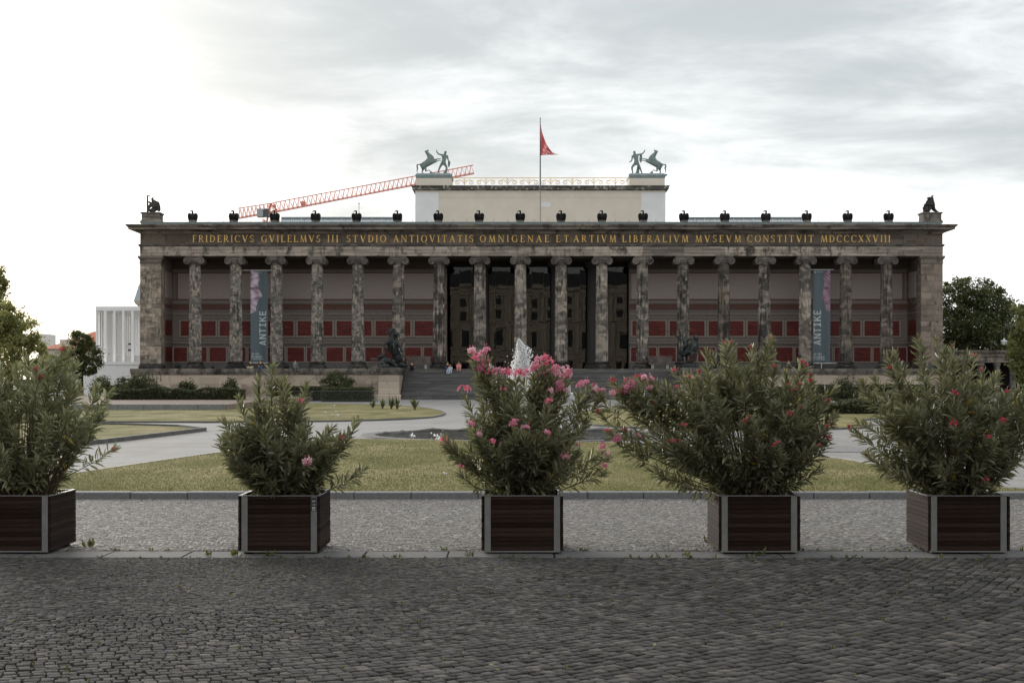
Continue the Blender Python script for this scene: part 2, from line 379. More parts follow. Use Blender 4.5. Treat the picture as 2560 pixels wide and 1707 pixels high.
k.bump(k.noise(k.map(k.pos(), (1, 0.6, 1)), 6, 3, 0.6), 0.6, 0.05)
M['water'] = k.m
k = NT('foam'); k.b.inputs['Base Color'].default_value = (0.96, 0.965, 0.97, 1); k.b.inputs['Roughness'].default_value = 0.5
tl = k.n('ShaderNodeBsdfTranslucent'); tl.inputs[0].default_value = (0.97, 0.975, 0.98, 1)
ms = k.n('ShaderNodeMixShader'); ms.inputs[0].default_value = 0.6
k.l(k.b.outputs[0], ms.inputs[1]); k.l(tl.outputs[0], ms.inputs[2]); k.l(ms.outputs[0], k.out.inputs['Surface'])
M['foam'] = k.m
k = NT('skylight_glass')
M['skylight_glass'] = k.done((0.42, 0.46, 0.48), 0.15, 0.6)

# ------------------------------------------------------------------ mesh helpers
def link(name, me, mat=None, parent=None, loc=None, rot=None):
    o = bpy.data.objects.new(name, me)
    COL.objects.link(o)
    if mat is not None and me is not None and not me.materials: me.materials.append(M[mat] if isinstance(mat, str) else mat)
    if parent is not None: o.parent = parent
    if loc is not None: o.location = loc
    if rot is not None: o.rotation_euler = rot
    return o
def tag(o, label, cat, group=None, kind=None):
    if label: o['label'] = label
    if cat: o['category'] = cat
    if group: o['group'] = group
    if kind: o['kind'] = kind
    return o
def struct(o): o['kind'] = 'structure'; return o
def empty(name, loc, label=None, cat=None, group=None, rz=0.0):
    o = bpy.data.objects.new(name, None); COL.objects.link(o)
    o.location = loc; o.rotation_euler = (0, 0, rz); o.empty_display_size = 0.3
    return tag(o, label, cat, group) if label else o
def np_mesh(name, V, faces_n, idx, tint=None, smooth=False):
    """V (n,3); faces_n: verts per face (int); idx (m*faces_n)"""
    me = bpy.data.meshes.new(name)
    V = np.asarray(V, dtype=np.float32); idx = np.asarray(idx, dtype=np.int32).ravel()
    nf = len(idx) // faces_n
    me.vertices.add(len(V)); me.vertices.foreach_set('co', V.ravel())
    me.loops.add(len(idx)); me.loops.foreach_set('vertex_index', idx)
    me.polygons.add(nf)
    me.polygons.foreach_set('loop_start', np.arange(0, nf * faces_n, faces_n, dtype=np.int32))
    me.polygons.foreach_set('loop_total', np.full(nf, faces_n, dtype=np.int32))
    if smooth: me.polygons.foreach_set('use_smooth', np.ones(nf, dtype=bool))
    me.update(calc_edges=True)
    if tint is not None:
        a = me.attributes.new('tint', 'FLOAT', 'POINT'); a.data.foreach_set('value', np.asarray(tint, dtype=np.float32))
    return me

class MB:
    def __init__(s): s.v = []; s.f = []
    def add(s, vs, fs):
        n = len(s.v); s.v += [tuple(v) for v in vs]; s.f += [tuple(i + n for i in f) for f in fs]; return s
    def box(s, x0, x1, y0, y1, z0, z1):
        return s.add([(x0, y0, z0), (x1, y0, z0), (x1, y1, z0), (x0, y1, z0), (x0, y0, z1), (x1, y0, z1), (x1, y1, z1), (x0, y1, z1)],
                     [(0, 3, 2, 1), (4, 5, 6, 7), (0, 1, 5, 4), (1, 2, 6, 5), (2, 3, 7, 6), (3, 0, 4, 7)])
    def bevbox(s, x0, x1, y0, y1, z0, z1, b):
        """box whose -Y face and Z edges are chamfered"""
        vs = [(x0 + b, y0, z0 + b), (x1 - b, y0, z0 + b), (x1 - b, y0, z1 - b), (x0 + b, y0, z1 - b),
              (x0, y0 + b, z0), (x1, y0 + b, z0), (x1, y0 + b, z1), (x0, y0 + b, z1),
              (x0, y1, z0), (x1, y1, z0), (x1, y1, z1), (x0, y1, z1)]
        return s.add(vs, [(0, 1, 2, 3), (4, 5, 1, 0), (5, 6, 2, 1), (6, 7, 3, 2), (7, 4, 0, 3),
                          (8, 9, 5, 4), (9, 10, 6, 5), (10, 11, 7, 6), (11, 8, 4, 7), (9, 8, 11, 10)])
    def tube(s, pts, rad, n=8, cap=True):
        pts = [Vector(p) for p in pts]
        if isinstance(rad, (int, float)): rad = [rad] * len(pts)
        rings = []; prev = None
        for i, p in enumerate(pts):
            d = (pts[min(i + 1, len(pts) - 1)] - pts[max(i - 1, 0)])
            d = d.normalized() if d.length > 1e-9 else Vector((0, 0, 1))
            a = prev if prev is not None else (Vector((0, 0, 1)) if abs(d.z) < 0.9 else Vector((1, 0, 0)))
            x = (a - d * a.dot(d))
            x = x.normalized() if x.length > 1e-6 else d.orthogonal().normalized()
            prev = x; y = d.cross(x)
            rings.append([p + (x * math.cos(2 * math.pi * j / n) + y * math.sin(2 * math.pi * j / n)) * rad[i] for j in range(n)])
        vs = [v for r in rings for v in r]; fs = []
        for i in range(len(pts) - 1):
            for j in range(n):
                fs.append((i * n + j, i * n + (j + 1) % n, (i + 1) * n + (j + 1) % n, (i + 1) * n + j))
        if cap: fs.append(tuple(reversed(range(n)))); fs.append(tuple((len(pts) - 1) * n + j for j in range(n)))
        return s.add(vs, fs)
    def lathe(s, prof, n=24, c=(0, 0, 0), cap=True):
        vs = []; fs = []
        for r, z in prof:
            for j in range(n):
                a = 2 * math.pi * j / n; vs.append((c[0] + r * math.cos(a), c[1] + r * math.sin(a), c[2] + z))
        for i in range(len(prof) - 1):
            for j in range(n): fs.append((i * n + j, i * n + (j + 1) % n, (i + 1) * n + (j + 1) % n, (i + 1) * n + j))
        if cap: fs.append(tuple(reversed(range(n)))); fs.append(tuple((len(prof) - 1) * n + j for j in range(n)))
        return s.add(vs, fs)
    def ell(s, c, r, n=10, m=7):
        prof = []
        vs = []; fs = []
        for i in range(m + 1):
            t = math.pi * i / m
            for j in range(n):
                a = 2 * math.pi * j / n
                vs.append((c[0] + r[0] * math.sin(t) * math.cos(a), c[1] + r[1] * math.sin(t) * math.sin(a), c[2] - r[2] * math.cos(t)))
        for i in range(m):
            for j in range(n): fs.append((i * n + j, i * n + (j + 1) % n, (i + 1) * n + (j + 1) % n, (i + 1) * n + j))
        return s.add(vs, fs)
    def ring(s, x0, x1, y0, y1, prof, top=True, bottom=False):
        """moulding swept round a rectangle: prof = [(outward offset, z), ...] going up"""
        vs = []; fs = []
        for o, z in prof: vs += [(x0 - o, y0 - o, z), (x1 + o, y0 - o, z), (x1 + o, y1 + o, z), (x0 - o, y1 + o, z)]
        for i in range(len(prof) - 1):
            for j in range(4): fs.append((i * 4 + j, i * 4 + (j + 1) % 4, (i + 1) * 4 + (j + 1) % 4, (i + 1) * 4 + j))
        if top: n = (len(prof) - 1) * 4; fs.append((n, n + 1, n + 2, n + 3))
        if bottom: fs.append((3, 2, 1, 0))
        return s.add(vs, fs)
    def prism(s, poly, y0, y1):
        """outline in XZ (counter-clockwise seen from -Y) given a thickness in Y"""
        n = len(poly)
        vs = [(x, y0, z) for x, z in poly] + [(x, y1, z) for x, z in poly]
        fs = [tuple(range(n)), tuple(reversed(range(n, 2 * n)))]
        for i in range(n): fs.append((i, i + n, (i + 1) % n + n, (i + 1) % n))
        return s.add(vs, fs)
    def mesh(s, name, smooth=False):
        me = bpy.data.meshes.new(name); me.from_pydata(s.v, [], s.f)
        if smooth: me.polygons.foreach_set('use_smooth', np.ones(len(me.polygons), dtype=bool))
        me.update(); return me
    def obj(s, name, mat, parent=None, smooth=False, loc=None, rot=None):
        return link(name, s.mesh(name, smooth), mat, parent, loc, rot)

def bx(name, mat, parent, x0, x1, y0, y1, z0, z1): return MB().box(x0, x1, y0, y1, z0, z1).obj(name, mat, parent)

def skin(name, joints, edges, mat, parent=None, sub=2, loc=None, rz=0.0, smooth=True):
    """one continuous surface grown over a skeleton: joints = {key: (x, y, z, r)}"""
    keys = list(joints); idx = {k: i for i, k in enumerate(keys)}
    me = bpy.data.meshes.new(name)
    me.from_pydata([joints[k][:3] for k in keys], [(idx[a], idx[b]) for a, b in edges], [])
    o = bpy.data.objects.new(name, me); COL.objects.link(o)
    md = o.modifiers.new('skin', 'SKIN'); md.use_smooth_shade = smooth
    if not me.skin_vertices:
        return o
    for i, k in enumerate(keys):
        d = me.skin_vertices[0].data[i]; r = joints[k][3]
        d.radius = (r, r) if isinstance(r, (int, float)) else r
        d.use_root = (i == 0)
    ss = o.modifiers.new('sub', 'SUBSURF'); ss.levels = sub; ss.render_levels = sub
    bpy.context.view_layer.update()
    dg = bpy.context.evaluated_depsgraph_get()
    nm = bpy.data.meshes.new_from_object(o.evaluated_get(dg))
    bpy.data.objects.remove(o); bpy.data.meshes.remove(me)
    nm.name = name
    nm.materials.clear()
    o = link(name, nm, mat, parent, loc)
    if rz: o.rotation_euler = (0, 0, rz)
    return o
def chain(*names): return [(names[i], names[i + 1]) for i in range(len(names) - 1)]
# ------------------------------------------------------------------ ground, paving, lawns
g = bx('ground', 'ground_far', None, -2500, 2500, -600, 4000, -0.5, -0.06); struct(g)
def sheet(name, poly, z, mat, parent=None, thick=0.0):
    n = len(poly)
    vs = [(x, y, z) for x, y in poly]; fs = [tuple(range(n))]
    if thick:
        vs += [(x, y, z - thick) for x, y in poly]
        fs += [(i, i + n, (i + 1) % n + n, (i + 1) % n) for i in range(n)]
    me = bpy.data.meshes.new(name); me.from_pydata(vs, [], fs)
    bm = bmesh.new(); bm.from_mesh(me); bmesh.ops.recalc_face_normals(bm, faces=bm.faces)
    if not thick:
        for f in bm.faces:
            if f.normal.z < 0: f.normal_flip()
    bmesh.ops.triangulate(bm, faces=[f for f in bm.faces if len(f.verts) > 4]); bm.to_mesh(me); bm.free()
    return link(name, me, mat, parent)

path = struct(sheet('gravel_path', [(-90, 25.75), (90, 25.75), (90, 152), (-90, 152)], 0.0, 'gravel'))

# forecourt of small granite setts laid in sweeping curved rows
court = struct(bx('sett_pavement', 'joint_soil', None, -40, 40, -12, 17.05, -0.05, -0.018))
def setts(xr, yr, size, warp, rot, org, joint, jit, hz, bev, seed):
    g = np.random.default_rng(seed)
    ext = max(xr[1] - xr[0], yr[1] - yr[0]) * 0.8 + 1.5
    Q = []
    nrow = int(2 * ext / size)
    for j in range(nrow):
        y = -ext + j * size
        n = int(2 * ext / size * 1.15)
        ln = size * g.uniform(0.84, 1.18, n); xs = -ext + np.cumsum(ln) - ln[0] * g.random()
        a = xs; b = xs + ln * 1.0
        a = np.concatenate(([a[0]], a[1:])); e = np.roll(a, -1); e[-1] = a[-1] + size
        q = np.stack([np.stack([a + joint, np.full(n, y + joint)], 1), np.stack([e - joint, np.full(n, y + joint)], 1),
                      np.stack([e - joint, np.full(n, y + size - joint)], 1), np.stack([a + joint, np.full(n, y + size - joint)], 1)], 1)
        Q.append(q)
    Q = np.concatenate(Q, 0)
    Q += g.uniform(-jit, jit, Q.shape)
    w = Q[..., 0] + 1j * Q[..., 1]
    z = (w + 1j * warp * w * w) * np.exp(1j * rot)
    z = z + 0.06 * np.sin(1.7 * z.imag + 0.6) + 1j * 0.06 * np.sin(1.3 * z.real)
    X = z.real + org[0]; Y = z.imag + org[1]
    cxm = X.mean(1); cym = Y.mean(1)
    k = (cxm > xr[0]) & (cxm < xr[1]) & (cym > yr[0] + size * .4) & (cym < yr[1] - size * .4)
    X = np.clip(X[k], xr[0], xr[1]); Y = np.clip(Y[k], yr[0], yr[1])
    n = len(X)
    c = np.stack([X.mean(1), Y.mean(1)], 1)
    h = g.uniform(-hz, hz, (n, 1)) + g.uniform(-hz * .45, hz * .45, (n, 4))
    tint = np.clip(g.normal(0.42, 0.25, n) + (g.random(n) < 0.05) * 0.45, 0, 1)
    if bev:
        f = 1 - bev / size * 2
        Xi = c[:, :1] + (X - c[:, :1]) * f; Yi = c[:, 1:] + (Y - c[:, 1:]) * f
        V = np.stack([np.stack([Xi, Yi, h], 2), np.stack([X, Y, h - bev * .8], 2), np.stack([X, Y, np.full_like(X, -0.03)], 2)], 1)  # n,3,4,3
        T = [[0, 1, 2, 3]]
        for r in range(2):
            for i in range(4): T.append([r * 4 + i, r * 4 + 4 + i, r * 4 + 4 + (i + 1) % 4, r * 4 + (i + 1) % 4])
        V = V.reshape(n, 12, 3); m = 12
    else:
        V = np.stack([np.stack([X, Y, h], 2), np.stack([X, Y, np.full_like(X, -0.02)], 2)], 1).reshape(n, 8, 3); m = 8
        T = [[0, 1, 2, 3]] + [[i, 4 + i, 4 + (i + 1) % 4, (i + 1) % 4] for i in range(4)]
    return V, np.array(T), tint, c, m
V, T, tint, c, m = setts((-9.5, 9.5), (6.5, 17.04), 0.084, 0.055, R(38), (0.0, 13.0), 0.0058, 0.008, 0.0045, 0.006, 3)
vis = (np.abs(c[:, 0]) < c[:, 1] * 0.355) & (c[:, 1] > 10.06)
order = np.argsort(np.where(vis, c[:, 1], 1e9))[:300]
pick = np.zeros(len(c), bool); pick[order] = True
for i in order:
    me = np_mesh('sett', V[i] - np.array([c[i, 0], c[i, 1], 0]), 4, T, np.full(m, tint[i]))
    link('sett', me, 'sett', court, (c[i, 0], c[i, 1], 0))
rest = ~pick; Vr = V[rest]; n = len(Vr)
me = np_mesh('setts', Vr.reshape(-1, 3), 4, (T[None] + (np.arange(n) * m)[:, None, None]), np.repeat(tint[rest], m))
tag(link('setts', me, 'sett', court), None, None, kind='stuff')

# flush granite band under the planters
band = struct(bx('granite_band', 'joint_soil', None, -20, 20, 17.06, 17.72, -0.05, -0.012))
x = -9.6
while x < 9.6:
    L = rnd.uniform(0.95, 1.5)
    o = MB().add([(0, 0, 0), (L - .012, 0, 0), (L - .012, .63, 0), (0, .63, 0), (0.006, .006, .03), (L - .018, .006, .03), (L - .018, .624, .03), (.006, .624, .03)],
                 [(4, 5, 6, 7), (0, 1, 5, 4), (1, 2, 6, 5), (2, 3, 7, 6), (3, 0, 4, 7)]).obj('slab', 'granite_slab', band, loc=(x, 17.07, -0.03 + rnd.uniform(-.004, .004)))
    x += L

# strip of mosaic paving between the band and the kerb
strip = struct(bx('mosaic_pavement', 'joint_soil', None, -40, 40, 17.73, 25.42, -0.05, -0.016))
V, T, tint2, c, m = setts((-11, 11), (17.74, 25.41), 0.052, 0.02, R(8), (0.0, 21.5), 0.0022, 0.004, 0.0032, 0, 5)
n = len(V)
me = np_mesh('mosaic_stones', V.reshape(-1, 3), 4, (T[None] + (np.arange(n) * m)[:, None, None]), np.repeat(tint2, m))
tag(link('mosaic_stones', me, 'mosaic', strip), None, None, kind='stuff')

kerb = struct(bx('kerb', 'joint_soil', None, -40, 40, 25.45, 25.70, -0.05, 0.06))
x = -13.0
while x < 13:
    L = rnd.choice((0.98, 1.0, 1.02, 1.2, 1.0))
    MB().bevbox(0, L - 0.012, 0, 0.30, 0, 0.145, 0.012).obj('kerb_stone', 'granite_kerb', kerb, loc=(x, 25.42 + rnd.uniform(-.005, .005), -0.03 + rnd.uniform(-.005, .004)))
    x += L

def smooth_poly(pts, it=2):
    for _ in range(it):
        q = []
        for i in range(len(pts)):
            a = pts[i]; b = pts[(i + 1) % len(pts)]
            q.append((a[0] * .75 + b[0] * .25, a[1] * .75 + b[1] * .25)); q.append((a[0] * .25 + b[0] * .75, a[1] * .25 + b[1] * .75))
        pts = q
    return pts
lawn_front = [(-12.5, 25.73), (-10.3, 28.5), (-9.55, 31.4), (-8.9, 36), (-8.2, 40.3), (-7.2, 45), (-5.76, 48.9), (-4.1, 48.8), (-2.4, 48.1), (-0.5, 47.3), (1.5, 46.9), (3.4, 46.4),
              (5.2, 43.5), (7.2, 39.5), (8.5, 36.8), (8.75, 33.8), (8.6, 30), (8.9, 27.5), (10.5, 25.73)]
lawn_left = smooth_poly([(-12.5, 60.5), (-13.2, 52), (-13.8, 45.6), (-15.2, 41.0), (-18, 37.5), (-34, 37.5), (-34, 67.5), (-20.6, 66.3)], 1)
lawn_back_l = smooth_poly([(-40, 70.5), (-20, 69.5), (-13, 69), (-8, 71.2), (-4.6, 76), (-3.9, 84.5), (-5, 96), (-8, 110), (-14, 119), (-18.5, 121), (-18.5, 96.5), (-40, 94.4)], 1)
lawn_back_r = smooth_poly([(3.1, 66), (6, 59.5), (12, 58.5), (16, 62), (18, 75), (25, 81), (44, 81), (44, 120), (22, 121), (12, 113), (6, 101), (3.6, 82)], 1)
def lawn(name, poly, label, edge=None, z=0.075):
    o = struct(sheet(name, poly, z, 'lawn', thick=0.12))
    if edge:
        # low raised edging following the outline
        pts = poly + poly[:1]; m = MB()
        n = len(poly); wdt, h = edge[1], edge[2]
        A = [Vector((p[0], p[1], 0)) for p in poly]
        cen = sum(A, Vector()) / n
        vs = []; fs = []
        for i in range(n):
            t = (A[(i + 1) % n] - A[i - 1]).normalized(); nr = Vector((t.y, -t.x, 0))
            if nr.dot(A[i] - cen) < 0: nr = -nr
            vs += [A[i] - nr * wdt * .1 + Vector((0, 0, 0.002)), A[i] - nr * wdt * .1 + Vector((0, 0, h)), A[i] + nr * wdt + Vector((0, 0, h)), A[i] + nr * wdt + Vector((0, 0, 0.002))]
        for i in range(n):
            j = (i + 1) % n
            for q in range(3): fs.append((i * 4 + q, i * 4 + q + 1, j * 4 + q + 1, j * 4 + q))
        m.add(vs, fs); e = m.obj('edging', edge[0], o)
        bm = bmesh.new(); bm.from_mesh(e.data); bmesh.ops.recalc_face_normals(bm, faces=bm.faces); bm.to_mesh(e.data); bm.free()
    return o
lf = lawn('front_lawn', lawn_front, '', ('kerb_pale', 0.16, 0.085))
ll = lawn('side_lawn', lawn_left, '', ('kerb_dark', 0.14, 0.15))
lb = lawn('far_lawn', lawn_back_l, '', ('kerb_dark', 0.1, 0.085))
lr = lawn('far_lawn', lawn_back_r, '', ('kerb_dark', 0.1, 0.085))

def in_poly(px, py, poly):
    inside = np.zeros(len(px), bool); n = len(poly); j = n - 1
    for i in range(n):
        xi, yi = poly[i]; xj, yj = poly[j]
        c_ = ((yi > py) != (yj > py)) & (px < (xj - xi) * (py - yi) / ((yj - yi) + 1e-12) + xi)
        inside ^= c_; j = i
    return inside
def blades(name, poly, n, hmin, hmax, w, z, mat, parent=None, fade=None):
    xs = np.array([p[0] for p in poly]); ys = np.array([p[1] for p in poly])
    px = rng.uniform(xs.min(), xs.max(), n * 3); py = ys.min() + (ys.max() - ys.min()) * rng.random(n * 3) ** 1.5
    k = in_poly(px, py, poly); px, py = px[k][:n], py[k][:n]; n = len(px)
    h = rng.uniform(hmin, hmax, n); a = rng.uniform(0, math.pi, n); lx = rng.normal(0, .35, n) * h; ly = rng.normal(0, .35, n) * h
    dx, dy = np.cos(a) * w, np.sin(a) * w
    V = np.stack([np.stack([px - dx, py - dy, np.full(n, z)], 1), np.stack([px + dx, py + dy, np.full(n, z)], 1), np.stack([px + lx, py + ly, z + h], 1)], 1)
    pat = 0.5 + 0.28 * np.sin(px * .7 + 1.3 * np.sin(py * .31)) * np.sin(py * .45 + 1) + rng.normal(0, .10, n)
    me = np_mesh(name, V.reshape(-1, 3), 3, np.arange(n * 3), np.repeat(np.clip(pat, 0, 1), 3))
    return tag(link(name, me, mat, parent), None, None, kind='stuff')
blades('grass', lawn_front, 90000, 0.02, 0.045, 0.009, 0.07, 'grass_blade', lf)

# weeds in the joints of the setts
def weeds(spots, name, label):
    V = []; tn = []
    for (x, y, s, nl) in spots:
        for i in range(nl):
            a = rng.uniform(0, 2 * math.pi); el = rng.uniform(0.35, 1.35); L = s * rng.uniform(.5, 1.1)
            d = np.array([math.cos(a) * math.cos(el), math.sin(a) * math.cos(el), math.sin(el)]) * L
            sd = np.array([-math.sin(a), math.cos(a), 0]) * L * .16
            b = np.array([x, y, -0.005]) + np.array([rng.normal(0, s * .25), rng.normal(0, s * .15), 0])
            t = np.clip(rng.normal(.5, .25), 0, 1)
            V += [b, b + d * .55 + sd, b + d, b + d * .55 - sd]; tn += [t] * 4
    V = np.array(V); me = np_mesh(name, V, 4, np.arange(len(V)), tn)
    o = link(name, me, 'weed_leaf'); return tag(o, label, 'weeds', kind='stuff')
sp = []
for i in range(520):
    y = 10.0 + 7.0 * rng.random() ** 0.6; x = rng.uniform(-.37, .37) * y
    sp.append((x, y, rng.uniform(.018, .045), int(rng.integers(4, 9))))
for i in range(60): sp.append((rng.uniform(-6.6, 6.6), 17.05 + rng.normal(0, .015), rng.uniform(.03, .07), 9))
for i in range(40): sp.append((rng.uniform(-6.6, 6.6), 17.74 + rng.normal(0, .02), rng.uniform(.03, .07), 9))
for u, v, s in ((1790, 1360, .16), (800, 1352, .10), (225, 1367, .13), (520, 1389, .10), (585, 1388, .10), (1173, 1390, .09), (1905, 1388, .13), (1770, 1355, .12), (676, 1390, .12), (1715, 1390, .1)):
    d = CAMH * F / (v - HORIZON); sp.append((PX(u, d), d, s, 12))
weeds(sp, 'weeds', 'small green weeds sprouting in the joints of the cobbles')

V = []; tn = []
for i in range(150):
    y = 10 + 15 * rng.random(); x = rng.uniform(-.38, .38) * y; a = rng.uniform(0, 6.28); L = rng.uniform(.02, .055)
    d = np.array([math.cos(a), math.sin(a), rng.uniform(0, .3)]) * L; sd = np.array([-math.sin(a), math.cos(a), rng.uniform(-.3, .3)]) * L * .3
    b = np.array([x, y, .012]); V += [b, b + d * .5 + sd, b + d, b + d * .5 - sd]; tn += [rng.uniform(.6, 1.0)] * 4
V = np.array(V); tag(link('fallen_leaves', np_mesh('fallen_leaves', V, 4, np.arange(len(V)), tn), 'weed_leaf'), 'dry fallen leaves scattered over the paving', 'leaves', kind='stuff')

# ------------------------------------------------------------------ museum
YF = 154.0
XL, XR = PX(350, YF), PX(2357, YF)
XC = (XL + XR) / 2
Z0 = 3.23
museum = empty('museum', (XC, YF, 0), 'long neoclassical sandstone museum with eighteen ionic columns and gilt inscription', 'museum')
class Mus:
    pass
def mo(mb, name, mat, parent=None, smooth=False):
    """a part of the museum, given in world coordinates"""
    o = mb.obj(name, mat, museum if parent is None else parent, smooth)
    o.matrix_parent_inverse = Matrix.Identity(4)
    if parent is None: o.location = (-XC, -YF, 0)
    else:
        w = parent_world(parent); o.location = (-w[0], -w[1], -w[2])
    return o
def parent_world(o):
    v = Vector(o.location)
    q = o.parent
    while q is not None: v = v + Vector(q.location); q = q.parent
    return v
def mbx(name, mat, x0, x1, y0, y1, z0, z1, parent=None): return mo(MB().box(x0, x1, y0, y1, z0, z1), name, mat, parent)
def place(name, me, mat, wl, parent=None, rot=None):
    q = museum if parent is None else parent
    w = parent_world(q); o = link(name, me, mat, q, (wl[0] - w[0], wl[1] - w[1], wl[2] - w[2]), rot); return o

# body and roof
mbx('rear_block', 'wall_buff', XL + 0.05, XR - 0.05, 174, 205, 0, 18.6)
mbx('side_wall', 'pier_stone', XL + 0.02, XL + 2.26, 155.3, 174, 0, 15.45)
mbx('side_wall', 'pier_stone_pink', XR - 2.35, XR - 0.02, 155.3, 174, 0, 15.45)
mbx('roof', 'roof_metal', XL - 0.2, XR + 0.2, 155, 205, 18.66, 18.8)
# podium: core, wall blocks and mouldings
PX0, PX1 = PX(329, 152.6), PX(2379, 152.6)
SX0, SX1 = PX(1013, 152.6), PX(1688, 152.6)         # stair opening
podc = mbx('podium', 'podium_cap_stone', PX0 + 0.1, PX1 - 0.1, 152.75, 173.9, 0, Z0 - 0.004)
zc0, zc1 = PZ(970, 152.6), PZ(936, 152.6)
def courses(x0, x1, y, zs, lmin, lmax, mat, name, parent, depth=0.14):
    for a, b in zip(zs[:-1], zs[1:]):
        x = x0
        while x < x1 - 0.05:
            L = min(rnd.uniform(lmin, lmax), x1 - x)
            if x1 - x - L < lmin * .5: L = x1 - x
            pr = rnd.uniform(0, 0.012)
            mo(MB().bevbox(x + .006, x + L - .006, y - pr, y + depth, a + .006, b - .006, 0.012), name, mat, parent)
            x += L
for a, b in ((PX0, PX(947, 150)), (PX(1757, 150), PX1)):
    courses(a, b, 152.62, [0, 0.55, 1.55, 2.58], 1.6, 3.6, 'podium_stone', 'podium_block', podc)
    mo(MB().ring(a, b, 152.60, 153.3, [(0, 2.58), (0.10, 2.66), (0.10, 2.80), (0.16, 2.86), (0.16, Z0 - .12), (0.12, Z0 + 0.004)]), 'podium_moulding', 'podium_cap_stone', podc)
    mo(MB().ring(a, b, 152.58, 153.3, [(0.12, 0.0), (0.12, 0.32), (0.05, 0.40)]), 'podium_foot', 'podium_stone', podc)
# side balustrade stub below the left pier
# stairs
NS = 21
st = empty('staircase', (0, 0, 0)); st.parent = museum; st.location = (-XC, -YF, 0)
for i in range(NS):
    z1 = Z0 * (i + 1) / NS; yf = 152.9 - (NS - 1 - i) * 0.335
    x = SX0
    mo(MB().add([(SX0, yf, z1 - Z0 / NS - .01), (SX1, yf, z1 - Z0 / NS - .01), (SX1, yf, z1 - .03), (SX0, yf, z1 - .03), (SX0, yf - .025, z1 - .025), (SX1, yf - .025, z1 - .025), (SX1, yf - .025, z1), (SX0, yf - .025, z1), (SX0, 153.2, z1), (SX1, 153.2, z1)],
                [(0, 1, 2, 3), (3, 2, 5, 4), (4, 5, 6, 7), (7, 6, 9, 8)]), 'step', 'step_stone', st)
# cheek blocks that carry the bronzes
for a, b, nm in ((PX(947, 148), SX0, 0), (SX1, PX(1757, 148), 1)):
    ck = mbx('stair_cheek', 'podium_stone', a + 0.12, b - 0.12, 146.2, 152.6, 0, 2.55)
    mo(MB().ring(a + .12, b - .12, 146.2, 152.55, [(0, 2.55), (0.12, 2.64), (0.12, 2.78), (0.20, 2.86), (0.20, 3.2), (0.14, 3.26)], top=True), 'cap', 'podium_cap_stone', ck)
    mo(MB().ring(a + .12, b - .12, 146.2, 152.55, [(0.14, 0), (0.14, 0.45), (0.04, 0.55)]), 'foot', 'podium_stone', ck)
    for i in range(3): mo(MB().bevbox(a + .14, b - .14, 146.14, 146.4, .57 + i * .66, .57 + (i + 1) * .66 - .01, 0.012), 'cheek_block', 'podium_stone', ck)
# corner piers built of ashlar blocks
def pier(x0, x1, mat, irregular):
    pr = mbx('pier', 'pier_stone', x0 + .06, x1 - .06, YF + .12, 155.35, Z0, 15.2)
    z = Z0 + 0.55
    mo(MB().ring(x0, x1, YF, 155.32, [(0.14, Z0), (0.14, Z0 + .3), (0.06, Z0 + .42), (0.04, Z0 + .55)]), 'pier_foot', 'base_stone', pr)
    while z < 14.55:
        h = min(rnd.uniform(.38, .62) if irregular else rnd.uniform(.55, .68), 14.6 - z)
        if 14.6 - z - h < .25: h = 14.6 - z
        x = x0
        while x < x1 - .02:
            L = rnd.uniform(.4, 1.0) if irregular else rnd.uniform(.8, 1.6)
            L = min(L, x1 - x)
            if x1 - x - L < .3: L = x1 - x
            q = rnd.uniform(0, 0.03) if irregular else rnd.uniform(0, .01)
            mo(MB().bevbox(x + .005, x + L - .005, YF - q, YF + .3, z + .005, z + h - .005, 0.015), 'ashlar_block', mat, pr)
            x += L
        z += h
    mo(MB().ring(x0, x1, YF, 155.32, [(0.0, 14.6), (0.05, 14.62), (0.05, 14.75), (0.02, 14.78), (0.02, 15.0), (0.16, 15.2), (0.20, 15.24), (0.20, 15.44)]), 'pier_cap', 'cornice_stone', pr)
    return pr
IL, IR = PX(402.4, YF), PX(2302.8, YF)
pier(XL, IL, 'pier_stone', True)
pier(IR, XR, 'pier_stone_pink', False)

# columns
COLX = [PX(487.6 + 101.7 * i, YF + .6) for i in range(18)]
COLY = YF + 0.72
zb, zt = 4.05, 14.55
rb, rt = 0.70, 0.60
ND = 7
def shaft_r(t): return rb + (rt - rb) * (t ** 1.35)
def fluted(z0, z1, nseg=2):
    nf = 20; per = 6
    ang = []
    for i in range(nf):
        for j in range(per): ang.append((2 * math.pi * (i + j / per) / nf, (0.0, 0.0, -0.035, -0.055, -0.055, -0.035)[j]))
    n = len(ang); vs = []; fs = []
    zs = [z0 + .012] + [z0 + (z1 - z0) * i / nseg for i in range(1, nseg)] + [z1 - .012]
    zs = [z0] + zs + [z1]
    for q, z in enumerate(zs):
        r = shaft_r((z - zb) / (zt - zb)) - (0.02 if q in (0, len(zs) - 1) else 0)
        for a, d in ang: vs.append(((r + d) * math.cos(a), (r + d) * math.sin(a), z - z0))
    for i in range(len(zs) - 1):
        for j in range(n): fs.append((i * n + j, i * n + (j + 1) % n, (i + 1) * n + (j + 1) % n, (i + 1) * n + j))
    return MB().add(vs, fs)
drum_me = [fluted(zb + (zt - zb) * i / ND, zb + (zt - zb) * (i + 1) / ND).mesh('drum') for i in range(ND)]
base_me = MB().box(-.98, .98, -.98, .98, 0, .2).lathe([(.95, .2), (.98, .28), (.96, .38), (.86, .41), (.80, .50), (.80, .55), (.88, .60), (.90, .66), (.86, .74), (.76, .76), (.74, .82)], 40).mesh('column_base')
